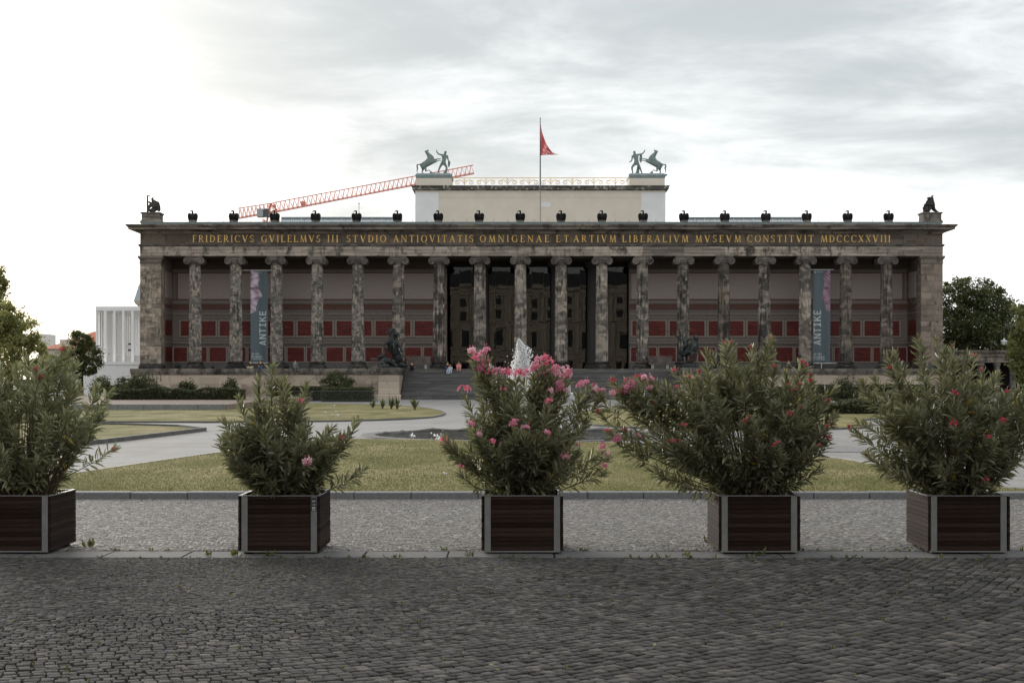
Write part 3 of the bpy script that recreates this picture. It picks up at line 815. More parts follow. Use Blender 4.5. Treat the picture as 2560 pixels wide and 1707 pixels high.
def volute(sx):
    m = MB(); cx_, cz = sx * 0.74, 0.33; pts = []; rr = []
    for i in range(46):
        t = i / 45; a = math.pi / 2 - sx * 2 * math.pi * 2.1 * t
        r = .34 * (1 - t) ** 1.0 + .05
        pts.append((cx_ + r * math.cos(a), 0, cz + r * math.sin(a))); rr.append(.05 * (1 - .6 * t) + .012)
    for y in (-.72, .72): m.tube([(p[0], y, p[2]) for p in pts], rr, 6)
    m.tube([(cx_, -.70, cz), (cx_, -.35, cz), (cx_, 0, cz), (cx_, .35, cz), (cx_, .70, cz)], [.36, .29, .26, .29, .36], 20)
    m.tube([(cx_, -.76, cz), (cx_, -.70, cz)], [.06, .07], 10)
    return m
cap = MB()
cap.lathe([(.60, -.05), (.62, 0), (.66, .04), (.62, .08), (.66, .14), (.78, .30), (.80, .40)], 36)
cap.add(*(lambda a: (a.v, a.f))(volute(1))); cap.add(*(lambda a: (a.v, a.f))(volute(-1)))
cap.box(-.74, .74, -.73, .73, .46, .68)
cap.ring(-.84, .84, -.72, .72, [(0, .68), (.03, .72), (.07, .80), (.08, .90)])
cap_me = cap.mesh('capital')
for i, x in enumerate(COLX):
    smat = 'column_stone_patched' if i < 3 else ('column_stone' if i < 13 else 'column_stone_dark')
    smat = {3: 'column_stone_patched', 4: 'column_stone_patched', 5: 'column_stone', 6: 'column_stone_sooty', 7: 'column_stone', 8: 'column_stone_clean', 9: 'column_stone', 10: 'column_stone_clean', 12: 'column_stone_sooty', 14: 'column_stone_sooty', 15: 'column_stone_clean'}.get(i, smat)
    c_ = empty('column', (x - XC, COLY - YF, Z0)); c_.parent = museum
    link('column_base', base_me, 'base_stone', c_)
    dm = drum_me
    for j in range(ND):
        if i == 0 or True:
            d_ = link('drum', drum_me[j], None, c_, (rnd.uniform(-.004, .004), 0, zb - Z0 + (zt - zb) * j / ND), (0, 0, 2 * math.pi / 20 * rnd.randrange(20)))
            if not drum_me[j].materials: drum_me[j].materials.append(M['column_stone'])
            d_.material_slots[0].link = 'OBJECT'; d_.material_slots[0].material = M[smat]
    k_ = link('capital', cap_me, 'capital_stone', c_, (0, 0, zt - Z0))
# architrave of long blocks, joint over every column
ar = mbx('architrave', 'architrave_stone', XL + .05, XR - .05, YF + .1, 155.7, 15.452, 16.48)
xs = [XL] + COLX + [XR]
for a, b in zip(xs[:-1], xs[1:]):
    za = [15.45, 15.76, 16.1, 16.44]; q = rnd.uniform(0, .008)
    m = MB(); y = YF
    pr = [(0, za[0]), (0, za[1]), (-.035, za[1] + .01), (-.035, za[2]), (-.07, za[2] + .01), (-.07, za[3])]
    n = len(pr)
    vs = [(a + .006, y + o - q, z) for o, z in pr] + [(b - .006, y + o - q, z) for o, z in pr]
    fs = [(i, n + i, n + i + 1, i + 1) for i in range(n - 1)]
    vs += [(a + .006, y + .4, za[0]), (b - .006, y + .4, za[0])]; fs += [(0, 2 * n, 2 * n + 1, n)]
    m.add(vs, fs); mo(m, 'architrave_block', 'architrave_stone', ar)
mo(MB().ring(XL, XR, YF, 205, [(0.07, 16.44), (0.12, 16.5), (0.16, 16.56), (0.16, 16.70), (0.02, 16.72)], top=False), 'architrave_moulding', 'podium_cap_stone', ar)
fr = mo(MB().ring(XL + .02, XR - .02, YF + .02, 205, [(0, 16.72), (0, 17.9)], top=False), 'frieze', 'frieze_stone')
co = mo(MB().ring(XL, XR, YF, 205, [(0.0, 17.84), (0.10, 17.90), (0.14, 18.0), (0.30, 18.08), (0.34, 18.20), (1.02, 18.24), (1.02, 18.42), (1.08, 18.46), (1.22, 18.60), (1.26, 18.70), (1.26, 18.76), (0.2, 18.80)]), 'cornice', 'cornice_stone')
m = MB(); x = XL - .3
while x < XR + .3:
    m.box(x, x + .14, YF - .42, YF - .30, 18.09, 18.215); x += .26
o = mo(m, 'dentils', 'cornice_stone', co); o['kind'] = 'stuff'
mo(MB().ring(XL + .1, XR - .1, YF + .1, 205, [(0.0, 18.80), (0.02, 18.82), (0.02, 19.06), (0.08, 19.08), (0.08, 19.13), (0, 19.14)]), 'copper_blocking_course', 'copper_gutter')
# lightning rods along the roof edge
for i in range(17):
    for t in (0.34, 0.68):
        x = COLX[i] + (COLX[i + 1] - COLX[i]) * t
        mo(MB().tube([(x, YF + 1, 19.1), (x, YF + 1, 19.48)], .018, 5), 'lightning_rod', 'steel_dark')

# ---- letters of the inscription
def arc(cx_, cy_, rx, ry, a0, a1, tx, ty, n=14):
    """curved stroke, thick at the sides and thin at top and bottom"""
    out = []
    for i in range(n):
        q = []
        for a in (a0 + (a1 - a0) * i / n, a0 + (a1 - a0) * (i + 1) / n):
            ca, sa = math.cos(R(a)), math.sin(R(a)); q.append(((cx_ + rx * ca, cy_ + ry * sa), (cx_ + (rx - tx) * ca, cy_ + (ry - ty) * sa)))
        out.append([q[0][1], q[0][0], q[1][0], q[1][1]])
    return out
def stk(x0, y0, x1, y1, w):
    h = w / 2
    return [[(x0 - h, y0), (x0 + h, y0), (x1 + h, y1), (x1 - h, y1)]]
def ser(x, y, w=.30): return [[(x - w / 2, y), (x + w / 2, y), (x + w / 2, y + .055), (x - w / 2, y + .055)]]
def stem(x, w=.15): return stk(x, 0, x, 1, w) + ser(x, 0) + ser(x, .945)
def bar(x0, x1, y, h=.07): return [[(x0, y), (x1, y), (x1, y + h), (x0, y + h)]]
def glyph(ch):
    t, n = .15, .075
    if ch == 'I': return stem(.16), .32
    if ch == 'F': return stem(.16) + bar(.2, .58, .93) + bar(.2, .5, .5) + stk(.58, .80, .58, 1, .06), .62
    if ch == 'E': return stem(.16) + bar(.2, .58, .93) + bar(.2, .5, .5) + bar(.2, .62, 0) + stk(.58, .80, .58, 1, .06) + stk(.62, 0, .62, .2, .06), .66
    if ch == 'L': return stem(.16) + bar(.2, .62, 0) + stk(.62, 0, .62, .22, .06), .66
    if ch == 'T': return stk(.4, 0, .4, 1, t) + ser(.4, 0) + bar(.03, .77, .93) + stk(.06, .78, .06, .99, .06) + stk(.74, .78, .74, .99, .06), .8
    if ch == 'V': return stk(.1, 1, .44, 0, t + .03) + stk(.74, 1, .44, 0, n) + ser(.1, .945, .28) + ser(.74, .945, .24), .86
    if ch == 'A': return stk(.42, 1, .1, 0, n) + stk(.40, 1, .74, 0, t + .03) + bar(.22, .62, .33) + ser(.1, 0, .24) + ser(.74, 0, .28), .86
    if ch == 'X': return stk(.12, 1, .7, 0, t + .03) + stk(.7, 1, .12, 0, n) + ser(.12, .945, .26) + ser(.7, .945, .24) + ser(.12, 0, .24) + ser(.7, 0, .26), .82
    if ch == 'N': return stk(.12, 0, .12, 1, n) + stk(.74, 0, .74, 1, n) + stk(.12, 1, .74, 0, t) + ser(.12, 0, .24) + ser(.1, .945, .24) + ser(.74, .945, .24), .86
    if ch == 'M': return stk(.12, 0, .2, 1, n) + stk(.88, 0, .80, 1, t) + stk(.2, 1, .5, 0, t) + stk(.8, 1, .5, 0, n) + ser(.12, 0, .24) + ser(.88, 0, .26), 1.0
    if ch == 'D': return stem(.16) + arc(.3, .5, .5, .5, -90, 90, t, .07) + bar(.2, .32, 0) + bar(.2, .32, .93), .84
    if ch == 'R': return stem(.16) + arc(.32, .74, .32, .26, -90, 90, .13, .07, 10) + bar(.2, .34, .93) + bar(.2, .34, .48) + stk(.34, .5, .72, 0, .15), .78
    if ch == 'B': return stem(.16) + arc(.3, .76, .28, .24, -90, 90, .13, .07, 10) + arc(.3, .27, .36, .27, -90, 90, .14, .07, 10) + bar(.2, .32, .93) + bar(.2, .32, .49) + bar(.2, .32, 0), .7
    if ch == 'O': return arc(.46, .5, .45, .51, 0, 360, t, .06, 22), .92
    if ch == 'Q': return arc(.46, .5, .45, .51, 0, 360, t, .06, 22) + stk(.5, .08, .92, -.22, .13), .94
    if ch == 'C': return arc(.46, .5, .45, .51, 48, 312, t, .06, 18) + stk(.76, .72, .76, .93, .06), .82
    if ch == 'G': return arc(.46, .5, .45, .51, 48, 310, t, .06, 18) + stk(.76, .72, .76, .93, .06) + stk(.76, .06, .76, .44, .13) + ser(.76, .42, .24), .88
    if ch == 'S': return arc(.3, .75, .26, .26, 30, 262, .12, .07, 12) + arc(.3, .26, .28, .27, -150, 88, .13, .07, 12) + stk(.53, .78, .53, .95, .05) + stk(.05, .05, .05, .24, .05), .6
    if ch == 'K': return stk(.12, 0, .12, 1, .17) + stk(.66, 1, .2, .42, .2) + stk(.34, .56, .70, 0, .2), .78
    return [], .4
WORDS = [('FRIDERICVS', 442, 583), ('GVILELMVS', 600, 736), ('III', 752, 777), ('STVDIO', 796, 887), ('ANTIQVITATIS', 903, 1087), ('OMNIGENAE', 1102, 1261), ('ET', 1277, 1307),
         ('ARTIVM', 1317, 1415), ('LIBERALIVM', 1429, 1581), ('MVSEVM', 1597, 1702), ('CONSTITVIT', 1716, 1869), ('MDCCCXXVIII', 1885, 2045)]
LH = 0.76; LZ = 16.93
for wd, a, b in WORDS:
    x0 = PX(a * 1.08844, YF); x1 = PX(b * 1.08844, YF)
    gs = [glyph(c) for c in wd]; W = sum(g[1] for g in gs) * LH * .95
    gap = (x1 - x0 - W) / max(1, len(wd) - 1) if len(wd) > 1 else 0
    x = x0
    for (polys, w) in gs:
        m = MB()
        for q, pl in enumerate(polys):
            e = 0.0012 * (q % 5)
            pts = [(px * LH * .95, pz * LH) for px, pz in pl]
            ar_ = sum(pts[i][0] * pts[(i + 1) % 4][1] - pts[(i + 1) % 4][0] * pts[i][1] for i in range(4))
            if ar_ < 0: pts = pts[::-1]
            m.prism(pts, -0.045 - e, 0.0)
        place('letter', m.mesh('letter'), 'gilt', (x, YF + .018, LZ), fr)
        x += w * LH * .95 + gap

# ---- painted wall behind the columns
YW = 159.4
def wz(v): return PZ(v, YW)
WL, OL, OR, WR = IL, PX(1117, YW), PX(1573, YW), IR
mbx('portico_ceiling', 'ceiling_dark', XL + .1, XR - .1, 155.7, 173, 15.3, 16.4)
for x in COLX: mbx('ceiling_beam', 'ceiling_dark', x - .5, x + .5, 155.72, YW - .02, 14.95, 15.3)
def wall_section(x0, x1, sgn):
    """x0 outer end, x1 end at the glass; panels counted from the outer end"""
    lo, hi = min(x0, x1), max(x0, x1)
    wl = mbx('portico_wall', 'wall_buff', lo, hi, YW, YW + 1.2, Z0 - .01, 15.3)
    def strip(z0, z1, mat, out, nm='wall_moulding', a=None, b=None): mo(MB().box(lo if a is None else a, hi if b is None else b, YW - out, YW + .02, z0, z1), nm, mat, wl)
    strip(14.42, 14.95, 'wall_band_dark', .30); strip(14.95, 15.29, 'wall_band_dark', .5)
    strip(13.98, 14.04, 'wall_line_red', .03); strip(10.98, 11.06, 'wall_line_red', .03)
    ex = .55
    pa, pb = (lo + ex, hi - .25) if sgn > 0 else (lo + .25, hi - ex)
    mo(MB().box(pa, pb, YW - .02, YW + .02, 11.09, 13.95), 'pale_panel', 'wall_panel_light', wl)
    for q in ((lo + ex - .09, lo + ex - .02) if sgn > 0 else (hi - ex + .02, hi - ex + .09),): mo(MB().box(q[0], q[1], YW - .03, YW + .02, 11.062, 13.978), 'wall_moulding', 'wall_line_red', wl)
    strip(10.66, 10.74, 'wall_moulding_pale', .07); strip(10.52, 10.60, 'wall_band_grey', .05)
    strip(9.98, 10.40, 'wall_band_brown', .02); strip(10.40, 10.46, 'wall_line_red', .035); strip(9.88, 9.95, 'wall_line_red', .035)
    strip(9.58, 9.66, 'wall_band_grey', .05); strip(9.40, 9.50, 'wall_moulding_pale', .07); strip(9.20, 9.30, 'wall_band_grey', .05)
    strip(6.30, 6.40, 'wall_band_grey', .06); strip(6.12, 6.24, 'wall_moulding_pale', .10); strip(5.98, 6.04, 'wall_band_dark', .05); strip(3.24, 3.9, 'wall_band_grey', .08)
    def panel(a, b, z0, z1, fw=.15):
        if sgn < 0: a, b = -b, -a
        a, b = a + x0, b + x0
        a, b = max(a, lo + .05), min(b, hi - .05)
        if b - a < .5: return
        pn = mo(MB().box(a, b, YW - .015, YW + .01, z0, z1), 'red_panel', 'red_marble', wl)
        mo(MB().box(a - fw, b + fw, YW - .06, YW + .005, z1, z1 + fw).box(a - fw, b + fw, YW - .06, YW + .005, z0 - fw, z0).box(a - fw, a, YW - .058, YW + .005, z0, z1).box(b, b + fw, YW - .058, YW + .005, z0, z1), 'panel_frame', 'wall_moulding_pale', wl)
        for q0 in (z1 + fw, z0 - fw - .07): mo(MB().box(a - fw - .09, b + fw + .09, YW - .03, YW + .003, q0, q0 + .07), 'panel_border', 'wall_band_dark', wl)
    L = abs(x1 - x0)
    k = 0
    while True:
        a = 0.9 + k * 4.366
        if a > L - 1.2: break
        panel(a, min(a + 3.90, L - .35), 6.95, 8.62); k += 1
    k = 0
    while True:
        a = -0.24 + k * 2.183
        if a > L - .8: break
        panel(max(a, .12), min(a + 1.84, L - .2), 4.08, 5.66, .12); k += 1
    return wl
wall_section(WL, OL, 1); wall_section(WR, OR, -1)
# inner faces of the end piers
for x, s in ((IL, 1), (IR, -1)):
    a, b = (x - .3, x - .003) if s > 0 else (x + .003, x + .3)
    ew = mbx('end_wall', 'wall_buff', a, b, 155.36, YW, Z0, 15.3)
    for z0, z1, mat in ((6.95, 8.62, 'red_marble'), (4.08, 5.66, 'red_marble'), (11.1, 13.95, 'wall_panel_light'), (9.98, 10.4, 'wall_band_brown'), (6.12, 6.24, 'wall_moulding_pale'), (9.4, 9.5, 'wall_moulding_pale')):
        q = (x - .01, x + .02) if s > 0 else (x - .02, x + .01)
        mo(MB().box(q[0], q[1], 155.9 if 'mould' not in mat else 155.5, YW - .5 if 'mould' not in mat else YW - .01, z0, z1), 'red_panel' if mat == 'red_marble' else 'wall_moulding', mat, ew)
# recessed glazed entrance
YG = 161.0
for x in (OL, OR): mbx('opening_jamb', 'inner_column', x - .55 if x == OL else x + .003, x - .003 if x == OL else x + .55, YW + 1.2, YG + 3, Z0, 15.3)
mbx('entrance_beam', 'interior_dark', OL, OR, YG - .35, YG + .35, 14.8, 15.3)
ent = empty('glass_front', (0, 0, 0)); ent.parent = museum; ent.location = (-XC, -YF, 0)
NP = 15; pw = (OR - OL) / NP; zr = [Z0, 5.55, 8.6, 11.7, 14.8]
for i in range(NP):
    for j in range(4):
        m = MB().box(-pw / 2 + .012, pw / 2 - .012, -.008, .008, zr[j] - (zr[j] + zr[j + 1]) / 2 + .012, (zr[j + 1] - zr[j]) / 2 - .012)
        place('pane', m.mesh('pane'), 'pane_glass', (OL + pw * (i + .5), YG, (zr[j] + zr[j + 1]) / 2), ent, (rnd.gauss(0, .0006), 0, rnd.gauss(0, .0007)))
for i in range(1, NP):
    if i % 3 != 0: mo(MB().box(OL + pw * i - .03, OL + pw * i + .03, YG + .10, YG + .25, Z0, 14.8), 'mullion', 'mullion', ent)
for j in (1, 2, 3): mo(MB().box(OL, OR, YG + .11, YG + .24, zr[j] - .04, zr[j] + .04), 'transom', 'mullion', ent)
for i in range(4):
    x = PX(1208 + 91.3 * i, YW + .3)
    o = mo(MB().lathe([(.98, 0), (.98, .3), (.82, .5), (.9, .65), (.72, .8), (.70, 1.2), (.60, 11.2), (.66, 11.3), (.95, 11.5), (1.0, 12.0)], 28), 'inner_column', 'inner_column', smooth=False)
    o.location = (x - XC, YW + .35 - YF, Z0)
mbx('vestibule_wall', 'interior_wall', OL - 2, OR + 2, 173, 173.5, Z0, 15.3)
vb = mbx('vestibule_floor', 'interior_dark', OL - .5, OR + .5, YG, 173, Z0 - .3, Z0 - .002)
for i in range(10):
    x = OL + (OR - OL) * (i + .5) / 10
    mbx('door_leaf', 'door_brown', x - .8, x + .8, 167.0, 167.1, Z0, Z0 + 2.3)
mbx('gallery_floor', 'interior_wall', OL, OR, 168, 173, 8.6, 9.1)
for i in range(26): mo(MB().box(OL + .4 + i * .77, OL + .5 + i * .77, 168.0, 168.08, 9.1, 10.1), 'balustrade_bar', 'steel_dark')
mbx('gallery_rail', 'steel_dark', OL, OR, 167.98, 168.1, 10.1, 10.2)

# ---- attic block over the rotunda, pedestals, railing, flag
YA = 168.0
AX0, AX1 = PX(1038.3, YA), PX(1663.6, YA)
at = mbx('attic', 'attic_plaster', AX0, AX1, YA, 196, 18.7, 24.37)
mo(MB().box(AX0 - .004, AX0 + 2.75, YA - .02, YA + .1, 18.8, 24.15), 'plaster_patch', 'attic_patch', at)
mo(MB().box(AX1 - 2.85, AX1 + .004, YA - .02, YA + .1, 18.8, 24.15), 'plaster_patch', 'attic_patch', at)
mo(MB().box(AX0 + 2.75, AX1 - 2.85, YA - .03, YA + .1, 23.55, 23.62), 'plaster_ledge', 'attic_plaster', at)
mo(MB().prism([(3.35, 22.7), (3.6, 22.45), (4.4, 22.42), (4.6, 22.6), (4.5, 22.95), (3.9, 23.0), (3.5, 22.9)], YA - .012, YA + .02), 'plaster_patch', 'attic_patch', at)
mo(MB().tube([(3.35, YA - .05, 19), (3.35, YA - .05, 24.3)], .02, 5), 'cable', 'steel_dark', at)
mo(MB().ring(AX0, AX1, YA, 196, [(0, 24.36), (.1, 24.42), (.36, 24.50), (.36, 24.70), (.46, 24.84), (.46, 24.92)]), 'attic_cornice', 'attic_cornice_stone', at)
peds = []
for a, b in ((PX(1038.5, YA), PX(1130.5, YA)), (PX(1571.5, YA), PX(1664, YA))):
    pd = mbx('statue_pedestal', 'pedestal_plaster', a + .1, b - .1, YA + .05, YA + 4, 24.92, 26.0)
    mo(MB().ring(a + .1, b - .1, YA + .05, YA + 4, [(0, 25.85), (.06, 25.9), (.06, 26.03), (.1, 26.08), (.1, 26.22), (.02, 26.34), (-.15, 26.44)]), 'pedestal_cap', 'copper_gutter', pd)
    peds.append((a, b))
# gilded railing with scrolls
ry = YA + .25
rl = empty('gilded_railing', (0, 0, 0)); rl.parent = museum; rl.location = (-XC, -YF, 0)
mo(MB().box(peds[0][1], peds[1][0], ry - .03, ry + .03, 25.84, 25.92), 'top_rail', 'rail_gilt', rl)
for i in range(8):
    x = PX(1000 + (525 + 176.5 * i) / 3.267, YA)
    m = MB().tube([(x, ry, 24.9), (x, ry, 25.85)], .035, 6)
    for s in (-1, 1):
        pts = []; rr = []
        for q in range(30):
            t = q / 29
            if t < .35: u = t / .35; pts.append((x + s * (.03 + .75 * u), ry, 25.2 + .55 * math.sin(u * 2.2) * .8)); rr.append(.04)
            else:
                u = (t - .35) / .65; a = R(60) - R(560) * u; r = .30 * (1 - u * .8)
                pts.append((x + s * (.80 + r * math.cos(a)), ry, 25.38 + r * math.sin(a))); rr.append(.04 - .015 * u)
        m.tube(pts, rr, 5)
        m.tube([(x, ry, 25.45), (x + s * .18, ry, 25.6), (x + s * .12, ry, 25.75)], .03, 5)
    mo(m, 'scroll', 'rail_gilt', rl)
mo(MB().add([(-4.5, 176, 24.9), (11, 176, 24.9), (11, 192, 24.9), (-4.5, 192, 24.9), (3.3, 184, 27.4)], [(0, 1, 4), (1, 2, 4), (2, 3, 4), (3, 0, 4)]), 'roof_lantern', 'skylight_glass', at)
for a, b in ((699, 1003), (1716, 2010)):
    x0, x1 = PX(a, 182), PX(b, 182); z0, z1 = 20.2, PZ(543, 182)
    sk = mbx('skylight', 'roof_metal', x0, x1, 182, 186, 18.7, z0 + .3)
    mo(MB().add([(x0, 182, z0 + .3), (x1, 182, z0 + .3), (x1, 183.6, z1), (x0, 183.6, z1), (x0, 186, z0 + .3), (x1, 186, z0 + .3)], [(0, 1, 2, 3), (3, 2, 5, 4), (0, 3, 4), (1, 5, 2)]), 'glazing', 'skylight_glass', sk)
    for i in range(13):
        x = x0 + (x1 - x0) * i / 12
        mo(MB().tube([(x, 181.95, z0 + .3), (x, 183.55, z1 + .05)], .05, 4), 'glazing_bar', 'white_rib', sk)
    mo(MB().box(x0, x1, 183.4, 183.8, z1, z1 + .18), 'ridge', 'copper_gutter', sk)
ax_ = PX(897.5, 160); mo(MB().tube([(ax_, 160, 18.8), (ax_, 160, PZ(505, 160))], .03, 5).tube([(ax_ - .15, 160, PZ(510, 160)), (ax_ + .15, 160, PZ(510, 160))], .03, 5), 'antenna', 'steel_dark')

# banners hung between columns
def raster(u, v, polys):
    k = np.zeros(u.shape, bool)
    for p in polys: k |= in_poly(u.ravel(), v.ravel(), p).reshape(u.shape)
    return k
def text_polys(s, x, y, h, rot90=False, sp=.22, wk=.17):
    out = []; cx_ = 0
    for ch in s:
        if ch == 'I' and rot90: pl = [[(.05, 0), (.55, 0), (.55, .17), (.05, .17)], [(.05, .83), (.55, .83), (.55, 1), (.05, 1)], [(.21, 0), (.39, 0), (.39, 1), (.21, 1)]]; w = .6
        elif ch == 'N': pl = stk(.1, 0, .1, 1, wk) + stk(.62, 0, .62, 1, wk) + stk(.1, 1, .62, 0, wk * 1.1); w = .72
        elif ch == 'A': pl = stk(.38, 1, .1, 0, wk) + stk(.38, 1, .66, 0, wk) + bar(.16, .6, .2, .15); w = .76
        elif ch == 'T': pl = stk(.34, 0, .34, 1, wk) + bar(0, .68, .84, .16); w = .68
        elif ch == 'E': pl = stk(.1, 0, .1, 1, wk) + bar(.1, .6, .84, .16) + bar(.1, .54, .43, .15) + bar(.1, .6, 0, .16); w = .62
        elif ch == 'L': pl = stk(.1, 0, .1, 1, wk) + bar(.1, .58, 0, .16); w = .58
        elif ch == 'M': pl = stk(.1, 0, .1, 1, wk) + stk(.76, 0, .76, 1, wk) + stk(.1, 1, .43, .3, wk) + stk(.76, 1, .43, .3, wk); w = .86
        elif ch == 'U': pl = stk(.1, .1, .1, 1, wk) + stk(.62, .1, .62, 1, wk) + bar(.1, .62, 0, .16); w = .72
        elif ch == 'S': pl = bar(.04, .56, .84, .16) + bar(.04, .56, .42, .16) + bar(.04, .56, 0, .16) + [[(.02, .45), (.18, .45), (.18, .95), (.02, .95)], [(.42, .05), (.58, .05), (.58, .55), (.42, .55)]]; w = .6
        elif ch == 'K': pl = glyph('K')[0]; w = .78
        else: pl = []; w = .35
        for p in pl:
            q = [((cx_ + a) * h, b * h) for a, b in p]
            q = [(x - b, y + a) for a, b in q] if rot90 else [(x + a, y + b) for a, b in q]
            out.append(q)
        cx_ += w + sp
    return out
def banner(x0, x1, z0, z1, y, label, kind):
    W, H = x1 - x0, z1 - z0
    b = empty('banner', ((x0 + x1) / 2, y, z0), label, 'banner', 'museum banners')
    nx, nz = 64, 320
    gx, gz = np.meshgrid(np.linspace(0, W, nx + 1), np.linspace(0, H, nz + 1))
    wav = .035 * np.sin(gx / W * 9 + gz * .25) + .02 * np.sin(gx / W * 17 - gz * .4)
    V = np.stack([gx - W / 2, wav, gz], 2).reshape(-1, 3)
    i = np.arange(nx * nz).reshape(nz, nx); a = (np.arange(nz)[:, None] * (nx + 1) + np.arange(nx)[None])
    F_ = np.stack([a, a + 1, a + nx + 2, a + nx + 1], 2).reshape(-1, 4)
    u, t = gx / W, gz / H
    base = np.array([.105, .135, .15]); C = np.tile(base, u.shape + (1,)) * (0.94 + .1 * np.sin(u * 7)[..., None])
    nz_ = lambda s1, s2, ph: np.sin(u * s1 + ph + 2 * np.sin(t * s2)) * np.sin(t * s2 * 1.7 + ph * 2 + u * 3)
    if kind == 0:    # a cropped stone face, nose to the right
        prof = np.interp(t, [.535, .56, .60, .63, .645, .665, .68, .70, .715, .735, .80, .86, .90, .94, .975, 1.0], [.08, .33, .31, .36, .42, .40, .46, .46, .68, .66, .50, .44, .52, .50, .42, .28])
        face = (u < prof) & (t > .535)
        sh = np.clip(.5 + .5 * nz_(9, 31, .6) + .5 * np.exp(-((t - .86) / .05) ** 2 - ((u - .22) / .18) ** 2) - .9 * np.exp(-((t - .808) / .012) ** 2) * (u < .5) + .5 * np.exp(-((t - .75) / .03) ** 2 - ((u - .15) / .2) ** 2), 0, 1)
    else:            # a cropped stone face, nose to the left
        prof = np.interp(t, [.555, .565, .585, .60, .625, .63, .645, .66, .665, .685, .70, .74, .80, .84, .87, .90, .94, .97, 1.0], [.90, .76, .72, .74, .70, .66, .68, .66, .70, .62, .47, .56, .62, .63, .66, .61, .62, .74, .92])
        face = (u > prof) & (t > .555)
        sh = np.clip(.55 + .3 * nz_(6, 23, .2) + .35 * np.sin(t * 160 + u * 30) * (t > .875) - .8 * np.exp(-((t - .805) / .011) ** 2 - ((u - .80) / .14) ** 2) - .7 * np.exp(-((t - .637) / .006) ** 2 - ((u - .78) / .1) ** 2) - .5 * np.exp(-((t - .70) / .012) ** 2 - ((u - .66) / .09) ** 2) + .3 * np.exp(-((u - .72) / .1) ** 2 - ((t - .74) / .04) ** 2), 0, 1)
    fc = np.array([.17, .105, .145]) * (1 - sh[..., None]) + np.array([.50, .43, .50]) * sh[..., None]
    if kind == 1: fc = np.array([.13, .07, .095]) * (1 - sh[..., None]) + np.array([.33, .225, .285]) * sh[..., None]
    C = np.where(face[..., None], fc, C)
    tx = text_polys('ANTIKE', .90 * W if kind == 0 else .46 * W, .185 * H if kind == 0 else .19 * H, .40 * W, True, .16)
    tx += text_polys('ALTES', .06 * W, .083 * H, .11 * W) + text_polys('MUSEUM', .06 * W, .053 * H, .11 * W)
    k = raster(gx, gz, tx)
    C = np.where(k[..., None], np.array([.42, .47, .48]), C)
    small = ((t > .034) & (t < .042) & (u > .06) & (u < .75) & (np.sin(u * 95) > -.4)) | ((t > .975) & (t < .979) & (u > (.25 if kind == 0 else .22)) & (u < .62))
    lg = (np.abs(u - .12) < .055) & (t > .966) & (t < .984) & ~((u < .12) & (t < .974))
    C = np.where((small | lg)[..., None], np.array([.40, .44, .46]), C)
    me = np_mesh('cloth', V, 4, F_)
    at_ = me.attributes.new('print', 'FLOAT_COLOR', 'POINT')
    at_.data.foreach_set('color', np.concatenate([C.reshape(-1, 3), np.ones((C.shape[0] * C.shape[1], 1))], 1).astype(np.float32).ravel())
    link('cloth', me, 'print', b)
    for z, e in ((H + .03, .7), (-.04, .75)):
        MB().tube([(-W / 2 - (.9 if z > 0 else .15), 0, z), (W / 2 + (.4 if z > 0 else .9), 0, z)], .035, 6).obj('rod', 'white_rib', b)
    MB().tube([(0, .02, -.05), (0, .02, -.7)], .04, 6).obj('stay', 'white_rib', b)
    return b
banner(PX(626.2, 155.2), PX(669.5, 155.2), PZ(906, 155.2), PZ(676.5, 155.2), 155.2, 'tall grey ANTIKE banner with a pale face looking right, left end', 0)
banner(PX(2031.8, 155.2), PX(2075.7, 155.2), PZ(907, 155.2), PZ(674.8, 155.2), 155.2, 'tall grey ANTIKE banner with a mauve face looking left, right end', 1)

# flag on its pole
fx = PX(1350.5, 168.6)
fp = empty('flagpole', (fx, 168.6, 24.93), 'slim dark flagpole flying a red flag above the attic', 'flagpole')
MB().tube([(0, 0, 0), (0, 0, 4), (0, 0, PZ(294.5, 168.6) - 24.93)], [.09, .075, .045], 8).lathe([(.02, 8.0), (.07, 8.05), (.02, 8.12)], 8).obj('pole', 'steel_dark', fp)
zt_, zb_ = PZ(308, 168.6) - 24.93, PZ(389, 168.6) - 24.93
nx, nz = 60, 60
s, t = np.meshgrid(np.linspace(0, 1, nx + 1), np.linspace(0, 1, nz + 1))      # t down the hoist
tipx, tipz = 2.32, PZ(387, 168.6) - 24.93
hz = zt_ + (zb_ - zt_) * t
Xf = .06 + (tipx - .06) * s * (.35 + .65 * (t * .5 + .5 * s))
Zf = hz + (tipz - hz) * s ** (0.75)
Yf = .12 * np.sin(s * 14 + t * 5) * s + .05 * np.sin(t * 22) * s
V = np.stack([Xf, Yf, Zf], 2).reshape(-1, 3); a = (np.arange(nz)[:, None] * (nx + 1) + np.arange(nx)[None])
F_ = np.stack([a, a + 1, a + nx + 2, a + nx + 1], 2).reshape(-1, 4)
C = np.tile(np.array([.74, .15, .15]), s.shape + (1,)) * (0.85 + .25 * np.sin(s * 14 + t * 5))[..., None]  # shade of the cloth folds is mixed into the red, following the ripples
gl_s = [[(.15 + px * .5, .98 - pz * .28) for px, pz in pl] for pl in glyph('S')[0]]
k = raster(s, t, gl_s) | ((np.abs(s - .45 - .1 * np.sin(t * 9)) < .05) & (np.sin(t * 26) > .1)) | ((s > .62) & (np.sin(t * 30 + s * 20) > .72)) | ((s > .75) & (t < .35))
C = np.where(k[..., None], np.array([.78, .66, .68]), C)
me = np_mesh('flag', V, 4, F_, smooth=True); at_ = me.attributes.new('print', 'FLOAT_COLOR', 'POINT')
at_.data.foreach_set('color', np.concatenate([C.reshape(-1, 3), np.ones((s.size, 1))], 1).astype(np.float32).ravel())
fl = link('flag', me, 'print', fp)
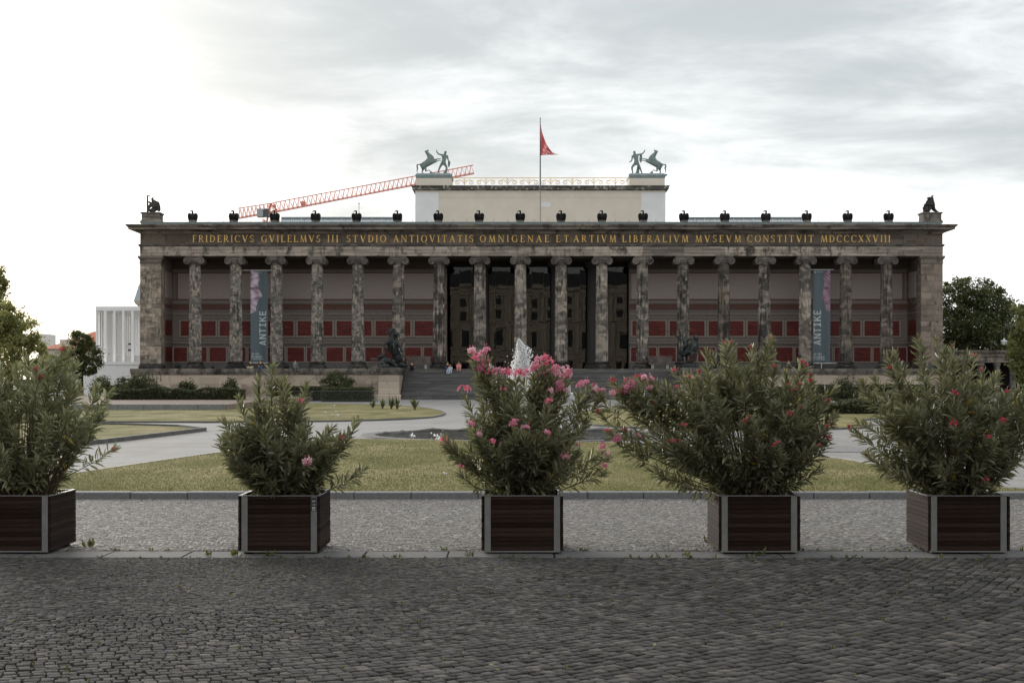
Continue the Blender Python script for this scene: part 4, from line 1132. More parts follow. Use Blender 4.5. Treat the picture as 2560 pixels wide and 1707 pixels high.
# ------------------------------------------------------------------ statues
ORD = ['first', 'second', 'third', 'fourth', 'fifth', 'sixth', 'seventh', 'eighth', 'ninth']
def half_wing(s):
    o = [(.02, -.02), (.41, -.02), (.49, .2), (.535, .5), (.535, .68), (.49, .80), (.40, .875), (.30, .89), (.2, .85), (.1, .80), (.02, .80)]
    return [(s * x, z) for x, z in (o if s > 0 else [o[0]] + o[:0:-1])]
em = MB()
for s in (1, -1):
    em.prism(half_wing(s), -.02, .26)
    for q in range(4):
        x = s * (.17 + .1 * q); em.tube([(x * .9, -.03, .08 + .03 * q), (x, -.06, .45), (x * .96, -.03, .76)], [.03, .06, .04], 6)
em.tube([(0, .1, .02), (0, -.06, .25), (0, -.12, .5), (0, -.08, .74), (.01, -.06, .92), (.02, -.08, 1.04)], [.10, .17, .19, .15, .09, .085], 10)
em.ell((-.02, -.1, 1.09), (.125, .10, .09), 10, 7)
em.tube([(-.08, -.12, 1.10), (-.18, -.13, 1.09), (-.28, -.13, 1.03), (-.30, -.13, .96)], [.075, .06, .035, .008], 8)
eagle_me = em.mesh('bird')
eb_me = MB().ring(-.38, .38, -.3, .3, [(0, -.16), (0, 0), (-.06, .07)]).mesh('plinth')
for i, x in enumerate(COLX):
    if i < 9: w = 'first' if i == 0 else ORD[i]; lab = f'dark stone eagle on the roof edge, {w} from the left end'
    else: w = ORD[17 - i]; lab = f'dark stone eagle on the roof edge, {w} from the right end'
    xe = PX(481.5 + (2222 - 481.5) / 17 * i, YF + .8)
    e = empty('eagle_statue', (xe, YF + .8, 19.14), lab, 'statue', 'eagles along the roof edge', rz=rnd.uniform(-.08, .08))
    link('plinth', eb_me, 'podium_cap_stone', e, (0, 0, .16)); link('bird', eagle_me, 'eagle_stone', e, (0, 0, .16)).scale = (1.0, 1.0, .98)
# corner groups on pedestals
def cpt(c, s, o): return lambda u, v, y, r: ((u - o[0]) / s, y, (o[1] - v) / s, r)
for side in (0, 1):
    if side == 0: xa, xb = PX(356, YF + 1.6), PX(402.5, YF + 1.6)
    else: xa, xb = PX(2303.5, YF + 1.6), PX(2351, YF + 1.6)
    xm = (xa + xb) / 2; zp = 19.14; hb = PZ(532, YF + 1.6) - zp
    g_ = empty('corner_statue', (xm, YF + 1.9, zp), ('dark stone group with upright torch on the left roof corner' if side == 0 else 'dark stone kneeling group on the right roof corner'), 'statue')
    w = (xb - xa) / 2
    MB().ring(-w, w, -.9, .9, [(.1, 0), (.1, .12), (-.05, .35), (-.05, hb - .22), (.06, hb - .12), (.06, hb)]).obj('pedestal', 'podium_cap_stone' if side else 'cornice_stone', g_)
    if side == 0:
        q = cpt(0, 1091 / 160 * 23.0, (272, 420))
        J = dict(r=q(290, 390, .1, .36), b=q(320, 340, .1, .42), c=q(320, 270, 0, .38), n=q(290, 215, -.05, .22), h=q(265, 170, -.1, .15), k=q(300, 162, -.1, .05),
                 f1=q(235, 300, -.25, .2), f2=q(215, 350, -.3, .18), f3=q(205, 405, -.3, .16), a1=q(240, 250, -.2, .12), a2=q(212, 225, -.2, .10), w1=q(350, 250, .3, .26), w2=q(370, 330, .3, .22), w3=q(375, 395, .3, .2), l1=q(250, 395, -.3, .22))
        skin('figure', J, chain('r', 'b', 'c', 'n', 'h', 'k') + chain('c', 'f1', 'f2', 'f3') + chain('c', 'a1', 'a2') + chain('c', 'w1', 'w2', 'w3') + [('r', 'l1')], 'corner_statue_stone', g_, 2, (0, 0, hb))
        p_ = q(195, 415, -.15, 0); t_ = q(192, 135, -.15, 0)
        MB().tube([p_[:3], t_[:3]], [.10, .08], 8).box(t_[0] - .08, t_[0] + .26, -.22, -.08, t_[2], t_[2] + .09).obj('torch', 'corner_statue_stone', g_, loc=(0, 0, hb))
    else:
        q = cpt(0, 15.68 * 23.0, (720, 790))
        J = dict(r=q(700, 700, 0, .5), b=q(700, 520, 0, .56), c=q(710, 330, 0, .45), n=q(690, 240, 0, .30), h=q(650, 160, 0, .25), d1=q(560, 480, .1, .30), d2=q(480, 560, .1, .16), s1=q(800, 250, .1, .22), s2=q(815, 160, .1, .13), s3=q(800, 105, .1, .08), s4=q(880, 98, .1, .03),
                 g1=q(840, 450, .1, .26), g2=q(860, 640, .1, .24), g3=q(980, 730, 0, .12), g4=q(1080, 790, 0, .08), k1=q(560, 720, -.1, .24), k2=q(480, 770, -.1, .14))
        skin('figure', J, chain('r', 'b', 'c', 'n', 'h') + chain('b', 'd1', 'd2') + chain('c', 's1', 's2', 's3', 's4') + chain('b', 'g1', 'g2', 'g3', 'g4') + chain('r', 'k1', 'k2'), 'corner_statue_stone', g_, 2, (0, 0, hb))

# horse tamers on the attic pedestals
def tamer(parent, mir, variant):
    S = 368.0
    def q(u, v, y, r): return ((-1 if mir else 1) * (u - 900) / S, y, (1318 - v) / S, r * 1.22)
    H = dict(b=q(640, 790, 0, .29), hip=q(450, 890, 0, .30), chest=q(850, 660, 0, .34), nb=q(800, 500, 0, .29), nm=q(680, 370, 0, .19), poll=q(610, 285, 0, .14), cheek=q(660, 255, 0, .12), muz=q(730, 205, 0, .06), ear=q(545, 245, .05, .03),
             t0=q(330, 840, 0, .05), t1=q(215, 845, 0, .07), t2=q(215, 940, 0, .085), t3=q(240, 1010, 0, .08), t4=q(205, 1110, 0, .05), t5=q(240, 1215, 0, .025),
             l1=q(960, 740, -.2, .16), l2=q(1030, 740, -.22, .08), l3=q(1180, 665, -.22, .045), l4=q(1265, 690, -.2, .04), m1=q(990, 650, .2, .12), m2=q(1110, 580, .2, .05), m3=q(1270, 580, .2, .04),
             h1=q(470, 1010, .2, .16), h2=q(460, 1080, .2, .09), h3=q(415, 1175, .2, .05), h4=q(520, 1235, .2, .045), h5=q(620, 1305, .2, .05),
             k1=q(570, 960, -.2, .19), k2=q(600, 1060, -.2, .11), k3=q(585, 1155, -.2, .05), k4=q(745, 1090, -.2, .04), k5=q(830, 1180, -.2, .05))
    E = chain('b', 'hip', 't0', 't1', 't2', 't3', 't4', 't5') + chain('b', 'chest', 'nb', 'nm', 'poll', 'cheek', 'muz') + [('poll', 'ear')] + chain('chest', 'l1', 'l2', 'l3', 'l4') + chain('chest', 'm1', 'm2', 'm3') + chain('hip', 'h1', 'h2', 'h3', 'h4', 'h5') + chain('hip', 'k1', 'k2', 'k3', 'k4', 'k5')
    skin('horse', H, E, 'verdigris', parent, 2)
    rk = MB(); pts = [q(740, 1318, 0, 0), q(790, 1200, 0, 0), q(840, 1150, 0, 0), q(905, 1210, 0, 0), q(890, 1318, 0, 0)]
    pl = [(p[0], p[2]) for p in pts]
    ar_ = sum(pl[i][0] * pl[(i + 1) % 5][1] - pl[(i + 1) % 5][0] * pl[i][1] for i in range(5))
    rk.prism(pl if ar_ > 0 else pl[::-1], -.4, .2).obj('rock', 'verdigris', parent)
    if variant == 0:
        Mn = dict(pel=q(1370, 735, 0, .19), wa=q(1395, 640, 0, .17), ch=q(1425, 490, 0, .25), nk=q(1440, 395, 0, .09), hd=q(1465, 300, 0, .15), hd2=q(1470, 240, 0, .10),
                  a1=q(1310, 415, 0, .09), a2=q(1165, 385, 0, .075), a3=q(1075, 280, 0, .06), a4=q(1078, 195, 0, .05), b1=q(1555, 470, 0, .09), b2=q(1570, 620, 0, .075), b3=q(1620, 700, 0, .06), b4=q(1680, 755, 0, .05),
                  l1=q(1300, 800, 0, .14), l2=q(1190, 1020, 0, .095), l3=q(1105, 1285, 0, .05), l4=q(1060, 1305, -.1, .05), r1=q(1430, 820, 0, .15), r2=q(1520, 965, 0, .11), r3=q(1470, 1285, 0, .06), r4=q(1520, 1305, -.1, .05))
        dr = [[(1590, 620), (1680, 740), (1650, 900), (1600, 970), (1560, 850)], [(1480, 980), (1560, 1000), (1510, 1250), (1440, 1318), (1280, 1318), (1400, 1200)]]
    else:
        mx = lambda u: 1916 - u + 18
        Mn = dict(pel=q(mx(420), 720, 0, .19), wa=q(mx(430), 620, 0, .17), ch=q(mx(390), 480, 0, .26), nk=q(mx(355), 385, 0, .09), hd=q(mx(340), 295, 0, .15), hd2=q(mx(340), 235, 0, .10),
                  a1=q(mx(520), 400, 0, .09), a2=q(mx(680), 380, 0, .075), a3=q(mx(780), 280, 0, .06), a4=q(mx(812), 190, 0, .05), b1=q(mx(250), 470, 0, .09), b2=q(mx(245), 600, 0, .075), b3=q(mx(210), 690, 0, .06), b4=q(mx(115), 740, 0, .05),
                  l1=q(mx(370), 800, 0, .14), l2=q(mx(230), 960, 0, .11), l3=q(mx(285), 1280, 0, .05), l4=q(mx(220), 1305, -.1, .05), r1=q(mx(510), 820, 0, .14), r2=q(mx(600), 1010, 0, .10), r3=q(mx(700), 1280, 0, .055), r4=q(mx(745), 1305, -.1, .05))
        dr = [[(mx(590), 400), (mx(690), 420), (mx(690), 620), (mx(640), 780), (mx(560), 640)], [(mx(480), 880), (mx(570), 1000), (mx(560), 1318), (mx(350), 1318), (mx(430), 1120)]]
    skin('man', Mn, chain('pel', 'wa', 'ch', 'nk', 'hd', 'hd2') + chain('ch', 'a1', 'a2', 'a3', 'a4') + chain('ch', 'b1', 'b2', 'b3', 'b4') + chain('pel', 'l1', 'l2', 'l3', 'l4') + chain('pel', 'r1', 'r2', 'r3', 'r4'), 'verdigris', parent, 2)
    for d in dr:
        pl = [q(u, v, 0, 0) for u, v in d]; pl = [(p[0], p[2]) for p in pl]; n = len(pl)
        ar_ = sum(pl[i][0] * pl[(i + 1) % n][1] - pl[(i + 1) % n][0] * pl[i][1] for i in range(n))
        o = MB().prism(pl if ar_ > 0 else pl[::-1], .06, .24).obj('drapery', 'verdigris', parent)
for i, (a, b) in enumerate(peds):
    xm = PX(1030 + 900 / 17.418, 170) if i == 0 else PX(1570 + 960 / 17.418, 170)
    t_ = empty('horse_tamer_statue', (xm, 170, 26.44), ('grey green rearing horse and tamer on the left attic pedestal' if i == 0 else 'grey green tamer and rearing horse on the right attic pedestal'), 'statue', 'horse tamers on the attic')
    MB().box(-2.0, 2.0, -.7, .7, -.0, .06).obj('slab', 'copper_gutter', t_)
    tamer(t_, i == 1, i)

# equestrian bronzes on the stair cheeks
yb = 148.6
s1 = empty('equestrian_bronze', (PX(980, yb), yb, 3.26), 'green black bronze rider on a rearing horse with raised spear, left of stairs', 'statue')
S = 9.227 * F / yb
def q(u, v, y, r): return ((u - 500) / S, y, (1195 - v) / S, r)
J = dict(b=q(535, 770, 0, .50), hip=q(625, 960, .5, .44), ch=q(490, 610, -.3, .42), nb=q(500, 510, -.45, .30), nm=q(495, 410, -.5, .23), poll=q(490, 310, -.5, .17), head=q(470, 340, -.75, .15), muz=q(455, 400, -.95, .09), ear=q(520, 270, -.45, .05),
         f1=q(400, 600, -.5, .19), f2=q(350, 640, -.7, .11), f3=q(345, 740, -.8, .08), f4=q(332, 830, -.75, .07), g1=q(540, 640, -.55, .18), g2=q(560, 700, -.85, .12), g3=q(553, 800, -.85, .075), g4=q(552, 885, -.8, .08),
         k1=q(600, 1040, .2, .24), k2=q(560, 1080, .1, .13), k3=q(600, 1130, .3, .09), k4=q(590, 1185, .2, .08), j1=q(680, 1030, .5, .24), j2=q(650, 1090, .4, .13), j3=q(690, 1130, .6, .09), j4=q(680, 1185, .5, .08),
         t1=q(700, 960, .9, .12), t2=q(740, 1080, 1.0, .13), t3=q(760, 1150, .9, .06))
skin('horse', J, chain('b', 'hip', 't1', 't2', 't3') + chain('b', 'ch', 'nb', 'nm', 'poll', 'head', 'muz') + [('poll', 'ear')] + chain('ch', 'f1', 'f2', 'f3', 'f4') + chain('ch', 'g1', 'g2', 'g3', 'g4') + chain('hip', 'k1', 'k2', 'k3', 'k4') + chain('hip', 'j1', 'j2', 'j3', 'j4'), 'bronze', s1)
J = dict(pel=q(600, 600, .2, .22), wa=q(590, 500, .25, .20), ch=q(560, 400, .2, .25), nk=q(550, 330, .15, .10), hd=q(545, 280, .1, .16), a1=q(490, 350, .1, .11), a2=q(420, 330, -.1, .09), a3=q(385, 245, -.15, .08), b1=q(630, 400, .1, .11), b2=q(670, 440, -.1, .09), b3=q(650, 490, -.2, .08),
         l1=q(640, 640, -.1, .19), l2=q(690, 720, -.25, .12), l3=q(745, 825, -.25, .07), l4=q(755, 835, -.4, .06), r1=q(480, 640, .2, .16), r2=q(420, 720, .1, .1), r3=q(420, 830, .1, .07))
skin('rider', J, chain('pel', 'wa', 'ch', 'nk', 'hd') + chain('ch', 'a1', 'a2', 'a3') + chain('ch', 'b1', 'b2', 'b3') + chain('pel', 'l1', 'l2', 'l3', 'l4') + chain('pel', 'r1', 'r2', 'r3'), 'bronze', s1)
MB().tube([q(388, -60, -.15, 0)[:3], q(385, 245, -.15, 0)[:3], q(376, 450, -.15, 0)[:3]], [.015, .035, .02], 6).obj('spear', 'bronze', s1)
J = dict(b=q(330, 980, -.5, .38), c=q(290, 920, -.6, .33), n=q(260, 930, -.8, .26), h=q(205, 950, -.9, .2), m=q(180, 960, -1.0, .12), hip=q(440, 1040, -.3, .34), hip2=q(520, 1080, -.2, .28), l1=q(560, 1110, -.3, .13), l2=q(640, 1140, -.3, .08), a1=q(330, 870, -.4, .18), a2=q(320, 850, -.6, .14), f1=q(270, 1030, -.8, .18), f2=q(300, 1090, -.9, .14), f3=q(260, 1100, -1.0, .1))
skin('panther', J, chain('b', 'c', 'n', 'h', 'm') + chain('b', 'hip', 'hip2', 'l1', 'l2') + chain('c', 'a1', 'a2') + chain('b', 'f1', 'f2', 'f3'), 'bronze', s1)
MB().box(-.95, .75, -1.1, 1.3, 0, .2).obj('base_plate', 'bronze', s1)
J = dict(a=q(420, 1120, .2, .35), b=q(560, 1110, .6, .42), c=q(700, 1100, .7, .36), d=q(820, 1150, .6, .18)); skin('rocks', J, chain('a', 'b', 'c', 'd'), 'bronze', s1)

s2 = empty('equestrian_bronze', (PX(1722, yb), yb, 3.26), 'green black bronze rider aiming a long spear from a horse, right of stairs', 'statue')
S = 9.8 * F / yb
def q(u, v, y, r): return ((u - 804) / S, y, (1195 - v) / S, r)
J = dict(b=q(800, 770, 0, .55), hip=q(700, 790, .4, .50), ch=q(930, 680, -.35, .52), nb=q(950, 590, -.5, .36), nm=q(955, 500, -.6, .27), poll=q(950, 420, -.6, .2), head=q(985, 440, -.8, .17), muz=q(1005, 510, -.9, .10), ear=q(935, 380, -.6, .05),
         f1=q(880, 820, -.5, .22), f2=q(880, 910, -.6, .12), f3=q(890, 980, -.6, .08), f4=q(885, 1040, -.6, .09), g1=q(970, 800, -.5, .2), g2=q(955, 900, -.7, .11), g3=q(940, 980, -.6, .08), g4=q(945, 1040, -.6, .09),
         k1=q(660, 870, .2, .24), k2=q(650, 940, .1, .12), k3=q(665, 1000, .3, .09), k4=q(680, 1080, .2, .09), j1=q(760, 880, .5, .24), j2=q(770, 940, .4, .12), j3=q(760, 1000, .5, .09), j4=q(780, 1050, .5, .08), t1=q(620, 740, .6, .12), t2=q(585, 830, .6, .13), t3=q(610, 890, .6, .06))
skin('horse', J, chain('b', 'hip', 't1', 't2', 't3') + chain('b', 'ch', 'nb', 'nm', 'poll', 'head', 'muz') + [('poll', 'ear')] + chain('ch', 'f1', 'f2', 'f3', 'f4') + chain('ch', 'g1', 'g2', 'g3', 'g4') + chain('hip', 'k1', 'k2', 'k3', 'k4') + chain('hip', 'j1', 'j2', 'j3', 'j4'), 'bronze', s2)
J = dict(pel=q(740, 640, -.1, .24), wa=q(725, 580, -.1, .22), ch=q(710, 520, -.1, .27), nk=q(705, 460, -.1, .11), hd=q(703, 425, -.1, .17), a1=q(640, 485, -.1, .13), a2=q(560, 470, -.1, .09), a3=q(500, 420, -.1, .08), a4=q(450, 372, -.1, .08), b1=q(770, 510, -.3, .12), b2=q(830, 470, -.4, .1), b3=q(870, 520, -.5, .08),
         l1=q(800, 620, -.5, .17), l2=q(800, 600, -.65, .13), l3=q(790, 700, -.65, .09), l4=q(770, 750, -.7, .07), r1=q(660, 680, -.35, .18), r2=q(620, 760, -.3, .14), r3=q(590, 850, -.3, .08))
skin('rider', J, chain('pel', 'wa', 'ch', 'nk', 'hd') + chain('ch', 'a1', 'a2', 'a3', 'a4') + chain('ch', 'b1', 'b2', 'b3') + chain('pel', 'l1', 'l2', 'l3', 'l4') + chain('pel', 'r1', 'r2', 'r3'), 'bronze', s2)
MB().tube([q(200, 258, -.1, 0)[:3], q(450, 372, -.1, 0)[:3], q(640, 460, -.1, 0)[:3]], [.02, .035, .03], 6).obj('spear', 'bronze', s2)
J = dict(a=q(680, 1150, -.2, .22), b=q(800, 1110, 0, .40), c=q(920, 1110, 0, .42), d=q(960, 1150, .4, .3), e=q(740, 1110, .4, .3)); skin('rocks', J, chain('a', 'b', 'c', 'd') + [('b', 'e')], 'bronze', s2)
MB().box(-.75, .85, -.8, .8, 0, .24).obj('base_plate', 'bronze', s2)

# granite troughs and urn on the landing
for i, (a, b) in enumerate(((1018, 1078), (1617, 1678))):
    x0, x1 = PX(a, 154.6), PX(b, 154.6); w = (x1 - x0) / 2
    t_ = empty('stone_trough', ((x0 + x1) / 2, 153.75, Z0), f'brown granite trough on feet at the {"left" if i == 0 else "right"} head of the stairs', 'trough', 'granite troughs')
    MB().add([(-w * .9, -.35, .45), (w * .9, -.35, .45), (w, -.42, 1.25), (-w, -.42, 1.25), (-w * .9, .35, .45), (w * .9, .35, .45), (w, .42, 1.25), (-w, .42, 1.25)], [(0, 1, 2, 3), (1, 5, 6, 2), (5, 4, 7, 6), (4, 0, 3, 7), (0, 4, 5, 1), (3, 2, 6, 7)]).obj('basin', 'granite_trough', t_)
    MB().box(-w - .05, w + .05, -.46, .46, 1.25, 1.36).obj('rim', 'granite_trough', t_)
    for s in (-.6, .6):
        m = MB(); m.tube([(s * w * .8 + .18 * math.cos(a_), -.45, .92 + .18 * math.sin(a_)) for a_ in [2 * math.pi * j / 16 for j in range(17)]], .035, 6, False); m.obj('ring', 'granite_trough', t_)
        MB().box(s * w - .14, s * w + .14, -.3, .3, 0, .45).obj('foot', 'kerb_pale', t_)
xu = PX(937, 153.6); MB().ring(-.32, .32, -.32, .32, [(.06, 0), (.06, .12), (-.06, .2), (-.04, .85), (.12, 1.05), (.12, 1.15)]).obj('stone_pedestal', 'granite_trough', None, loc=(xu, 153.6, Z0))
tag(bpy.data.objects['stone_pedestal'], 'small brown stone pedestal beside the left bronze rider', 'pedestal')
# stair handrails
for i, x in enumerate((SX0 + .35, SX1 - .35)):
    h = empty('handrail', (x, 150, 0), f'thin dark iron handrail along the {"left" if i == 0 else "right"} side of the stairs', 'handrail', 'stair handrails')
    a = (0, 146.4 - 150, .95); b = (0, 152.7 - 150, Z0 + .95)
    MB().tube([a, b, (0, 153.4 - 150, Z0 + .95)], .03, 6).obj('rail', 'lamp_iron', h)
    for t in (0, .25, .5, .75, 1.0): MB().tube([(0, a[1] + (b[1] - a[1]) * t, Z0 * t - .0), (0, a[1] + (b[1] - a[1]) * t, .95 + (b[2] - .95) * t)], .02, 5).obj('post', 'lamp_iron', h)

# ------------------------------------------------------------------ tower crane behind the roof
YC = 300.0
cr = empty('tower_crane', (PX(677, YC), YC, 0), 'red lattice tower crane with slanting jib behind the museum roof', 'crane')
ox = PX(677, YC)
def lattice(a0, a1, b0, b1, n, dep=1.5, r=.068):
    """a: lower chord pair of ends, b: upper chord"""
    m = MB(); A = [a0 + (a1 - a0) * (i / n) for i in range(n + 1)]; B = [b0 + (b1 - b0) * (i / n) for i in range(n + 1)]
    for s in (-dep / 2, dep / 2):
        m.tube([A[0] + Vector((0, s, 0)), A[-1] + Vector((0, s, 0))], r * 1.5, 5)
    m.tube([B[0], B[-1]], r * 1.6, 5)
    for i in range(n):
        mid = (B[i] + B[i + 1]) / 2
        for s in (-dep / 2, dep / 2):
            m.tube([A[i] + Vector((0, s, 0)), mid], r * .75, 4, False); m.tube([A[i + 1] + Vector((0, s, 0)), mid], r * .75, 4, False)
        m.tube([A[i] + Vector((0, -dep / 2, 0)), A[i] + Vector((0, dep / 2, 0))], r * .7, 4, False)
    return m
def c8(u, v): p = P(540 + u / 3.459, 410 + v / 3.459, YC); return Vector((p.x - ox, 0, p.z))
lattice(c8(510, 415), c8(2230, 82), c8(500, 335), c8(2225, 12), 44).obj('jib', 'crane_red', cr)
lattice(c8(195, 470), c8(500, 415), c8(190, 385), c8(500, 338), 9).obj('counter_jib', 'crane_red', cr)
m = MB(); m.tube([c8(440, 500), c8(470, 345)], .2, 5).tube([c8(545, 500), c8(500, 345)], .2, 5).tube([c8(470, 345), c8(530, 400)], .16, 5); m.obj('pivot_frame', 'crane_red', cr)
m = MB(); a = c8(360, 460); b = c8(415, 392); m.box(a.x, b.x, -1, 1, a.z, b.z); m.obj('counterweight', 'crane_grey', cr)
m = MB(); a = c8(422, 458); b = c8(462, 392); m.box(a.x, b.x, -1.1, .9, a.z, b.z); m.obj('counterweight', 'steel_dark', cr)
m = MB(); a = c8(735, 355); b = c8(770, 335); m.box(a.x, b.x, -.6, .6, a.z, b.z + .2).tube([c8(762, 335), c8(765, 312)], .1, 5); m.obj('winch', 'crane_red', cr)
for x in (-.9, .9):
    for y in (-.9, .9): pass
m = MB(); xm = c8(450, 480).x
for x in (-.9, .9):
    for y in (-.9, .9): m.tube([(xm + x, y, 0), (xm + x, y, c8(450, 480).z)], .12, 5)
zt2 = c8(450, 480).z
for i in range(18):
    z = zt2 * i / 18; dz = zt2 / 18
    m.tube([(xm - .9, -.9, z), (xm + .9, -.9, z + dz)], .07, 4, False).tube([(xm - .9, .9, z + dz), (xm + .9, .9, z)], .07, 4, False)
m.obj('mast', 'crane_red', cr)

# ------------------------------------------------------------------ white colonnaded gallery on the left
YJ = 190.0
gx0 = PX(239, YJ); gz = lambda v: PZ(v, YJ)
gal = empty('white_gallery', (gx0, YJ, 0), 'white modern gallery with slender square pillars left of the museum', 'building')
def gb(name, mat, x0, x1, y0, y1, z0, z1): return MB().box(x0 - gx0, x1 - gx0, y0 - YJ, y1 - YJ, z0, z1).obj(name, mat, gal)
XG1 = PX(420, YJ)
gb('roof_slab', 'white_concrete', gx0, XG1, YJ, YJ + 27.5, gz(776.5), gz(766))
gb('base_wall', 'white_concrete', gx0 - 1.2, XG1, YJ - 2.5, YJ + 34, 0, gz(905))
gb('terrace_ledge', 'white_concrete', gx0 - 1.3, PX(345, YJ - 2.6), YJ - 2.6, YJ - 2.2, gz(912), gz(905) + .02)
for u0, u1 in ((239, 243.5), (259.5, 266), (282, 288.5), (305, 311), (327.5, 334), (350, 356.5), (373, 379)):
    gb('pillar', 'white_concrete', PX(u0, YJ), PX(u1, YJ), YJ + .05, YJ + .4, gz(905), gz(776.5))
for i in range(26): gb('wall_rib', 'white_concrete', gx0 + .05, gx0 + .3, YJ + .9 + i * 1.0, YJ + 1.62 + i * 1.0, gz(905), gz(776.5))
gb('rear_wall', 'white_concrete', gx0 + .4, PX(332, YJ + 27), YJ + 27, YJ + 27.3, gz(905), gz(776.5))
gb('door_frame', 'steel_dark', PX(288, 205), PX(292, 205), 205, 205.3, gz(905), PZ(858, 205))
gb('door_frame', 'steel_dark', PX(288, 205), PX(330, 205), 205, 205.3, PZ(862, 205), PZ(858, 205))
gb('door_frame', 'steel_dark', PX(288, 205), PX(330, 205), 205, 205.3, PZ(877, 205), PZ(873, 205))
gb('glass_balustrade', 'white_rib', gx0, XG1, YJ + .8, YJ + .84, gz(905), gz(888))
tw = empty('slate_roofed_building', (PX(336, 240), 240, 0), 'pale building with steep grey slate roof just left of the museum', 'building')
zz = lambda v: PZ(v, 240); X_ = lambda u: PX(u, 240) - PX(336, 240)
MB().box(X_(344), X_(420), 0, 12, 0, zz(762)).obj('wall', 'house_wall', tw)
MB().ring(X_(344), X_(420), 0, 12, [(0, zz(764)), (.3, zz(760)), (.55, zz(752))]).obj('cornice', 'house_wall', tw)
MB().ring(X_(344), X_(420), 0, 12, [(.5, zz(752)), (-.1, zz(715)), (-.5, zz(700)), (-1.4, zz(690))]).obj('roof', 'slate', tw)

# far red-roofed houses
def house(u0, u1, vr, ve, Y, label, dorm=1):
    h = empty('house', (PX(u0, Y), Y, 0), label, 'house', 'far red roofed houses')
    W = PX(u1, Y) - PX(u0, Y); zr, ze = PZ(vr, Y), PZ(ve, Y)
    MB().box(0, W, 0, 12, 0, ze).obj('wall', 'house_wall', h)
    MB().add([(-.4, -.5, ze), (W + .4, -.5, ze), (W + .4, 12.5, ze), (-.4, 12.5, ze), (2.2, 6, zr), (W - .5, 6, zr)], [(0, 1, 5, 4), (1, 2, 5), (2, 3, 4, 5), (3, 0, 4), (3, 2, 1, 0)]).obj('roof', 'roof_tile', h)
    n = max(2, int(W / 3))
    for i in range(n):
        for z in (ze - 2.6, ze - 6):
            MB().box((i + .3) * W / n, (i + .7) * W / n, -.06, .05, z, z + 1.7).obj('window', 'house_window', h)
    for i in range(dorm):
        x = W * (.6 + .2 * i); z = ze + (zr - ze) * .3
        MB().box(x, x + 1.4, .6, 3, z, z + 1.2).obj('dormer', 'house_wall', h)
    return h
house(104, 175, 852, 872, 240, 'low house with red tiled roof beyond the small tree, farthest left')
house(152, 200, 838, 856, 252, 'middle red roofed house with cream gable behind the small tree')
house(180, 300, 826, 852, 262, 'larger red tiled house roof touching the white gallery')
o = empty('tower_block', (PX(96, 280), 280, 0), 'narrow pale grey block beside the big left tree', 'building')
MB().box(0, PX(107, 280) - PX(96, 280), 0, 8, 0, PZ(834, 280)).obj('wall', 'white_rib', o)
for i in range(3): MB().box(.25, .6, -.05, .02, PZ(846 + 8 * i, 280), PZ(841 + 8 * i, 280)).obj('window', 'house_window', o)

# low colonnade at the right
YR = 172.0
ca = empty('colonnade', (PX(2358, YR), YR, 0), 'low grey stone colonnade wall to the right of the museum', 'colonnade')
x0 = PX(2358, YR)
L = PX(2700, YR) - x0
MB().ring(0, L, 0, 4, [(0, PZ(906, YR)), (0, PZ(893, YR)), (.05, PZ(892, YR)), (.05, PZ(886, YR)), (.3, PZ(880, YR)), (.35, PZ(875, YR))], bottom=True).obj('entablature', 'cornice_stone', ca)
MB().box(.0, L, 3.6, 4, 0, PZ(906, YR)).obj('rear_wall', 'interior_dark', ca)
for i in range(9): MB().lathe([(.5, 0), (.5, .2), (.42, .3), (.36, 3.6), (.5, 3.85), (.5, PZ(906, YR))], 16, (.8 + i * 1.95, .6, 0)).obj('column', 'cornice_stone', ca)

# lamp
YL = 160.0
lx = PX(2510, YL)
la = empty('street_lamp', (lx, YL, 0), 'dark lamp post with a pale hanging lantern in front of the right trees', 'street lamp')
zl = PZ(862, YL)
MB().tube([(.75, 0, 0), (.75, 0, 3), (.75, 0, zl + 2.0), (.5, 0, zl + 2.4), (.2, 0, zl + 2.3), (0, 0, zl + 1.9), (0, 0, zl + .7)], [.12, .07, .05, .04, .035, .03, .03], 8).obj('post', 'lamp_iron', la)
MB().lathe([(.06, .75), (.10, .7), (.12, .55), (.36, .45), (.38, .40)][::-1], 16, (0, 0, zl)).obj('shade', 'lamp_glass', la)
MB().lathe([(.12, -.05), (.30, .1), (.34, .40)], 16, (0, 0, zl)).obj('globe', 'lamp_glass', la)

# ------------------------------------------------------------------ palace across the road (seen mirrored in the glass front)
YP = -58.0
pal = empty('palace', (6, YP, 0), 'cream palace front mirrored in the museum glass', 'building')
MB().box(-75, 75, -14, 0, 0, 25.6).obj('wall', 'palace_wall', pal)
MB().ring(-75, 75, -14, 0, [(0, 24.6), (.4, 25.0), (.5, 25.8), (1.2, 26.3), (1.3, 26.9)]).obj('cornice', 'palace_stone', pal)
MB().ring(-75, 75, -14, 0, [(.05, 8.0), (.35, 8.3), (.35, 8.7), (.05, 8.8)], top=False).obj('string_course', 'palace_stone', pal)
MB().ring(-75, 75, -14, 0, [(.05, 16.9), (.3, 17.1), (.3, 17.4), (.05, 17.5)], top=False).obj('string_course', 'palace_stone', pal)
MB().ring(-75, 75, -14, 0, [(.3, 26.9), (.0, 27.4), (-1.2, 30.6), (-2.2, 30.8)]).obj('roof', 'palace_roof', pal)
win_me = {}
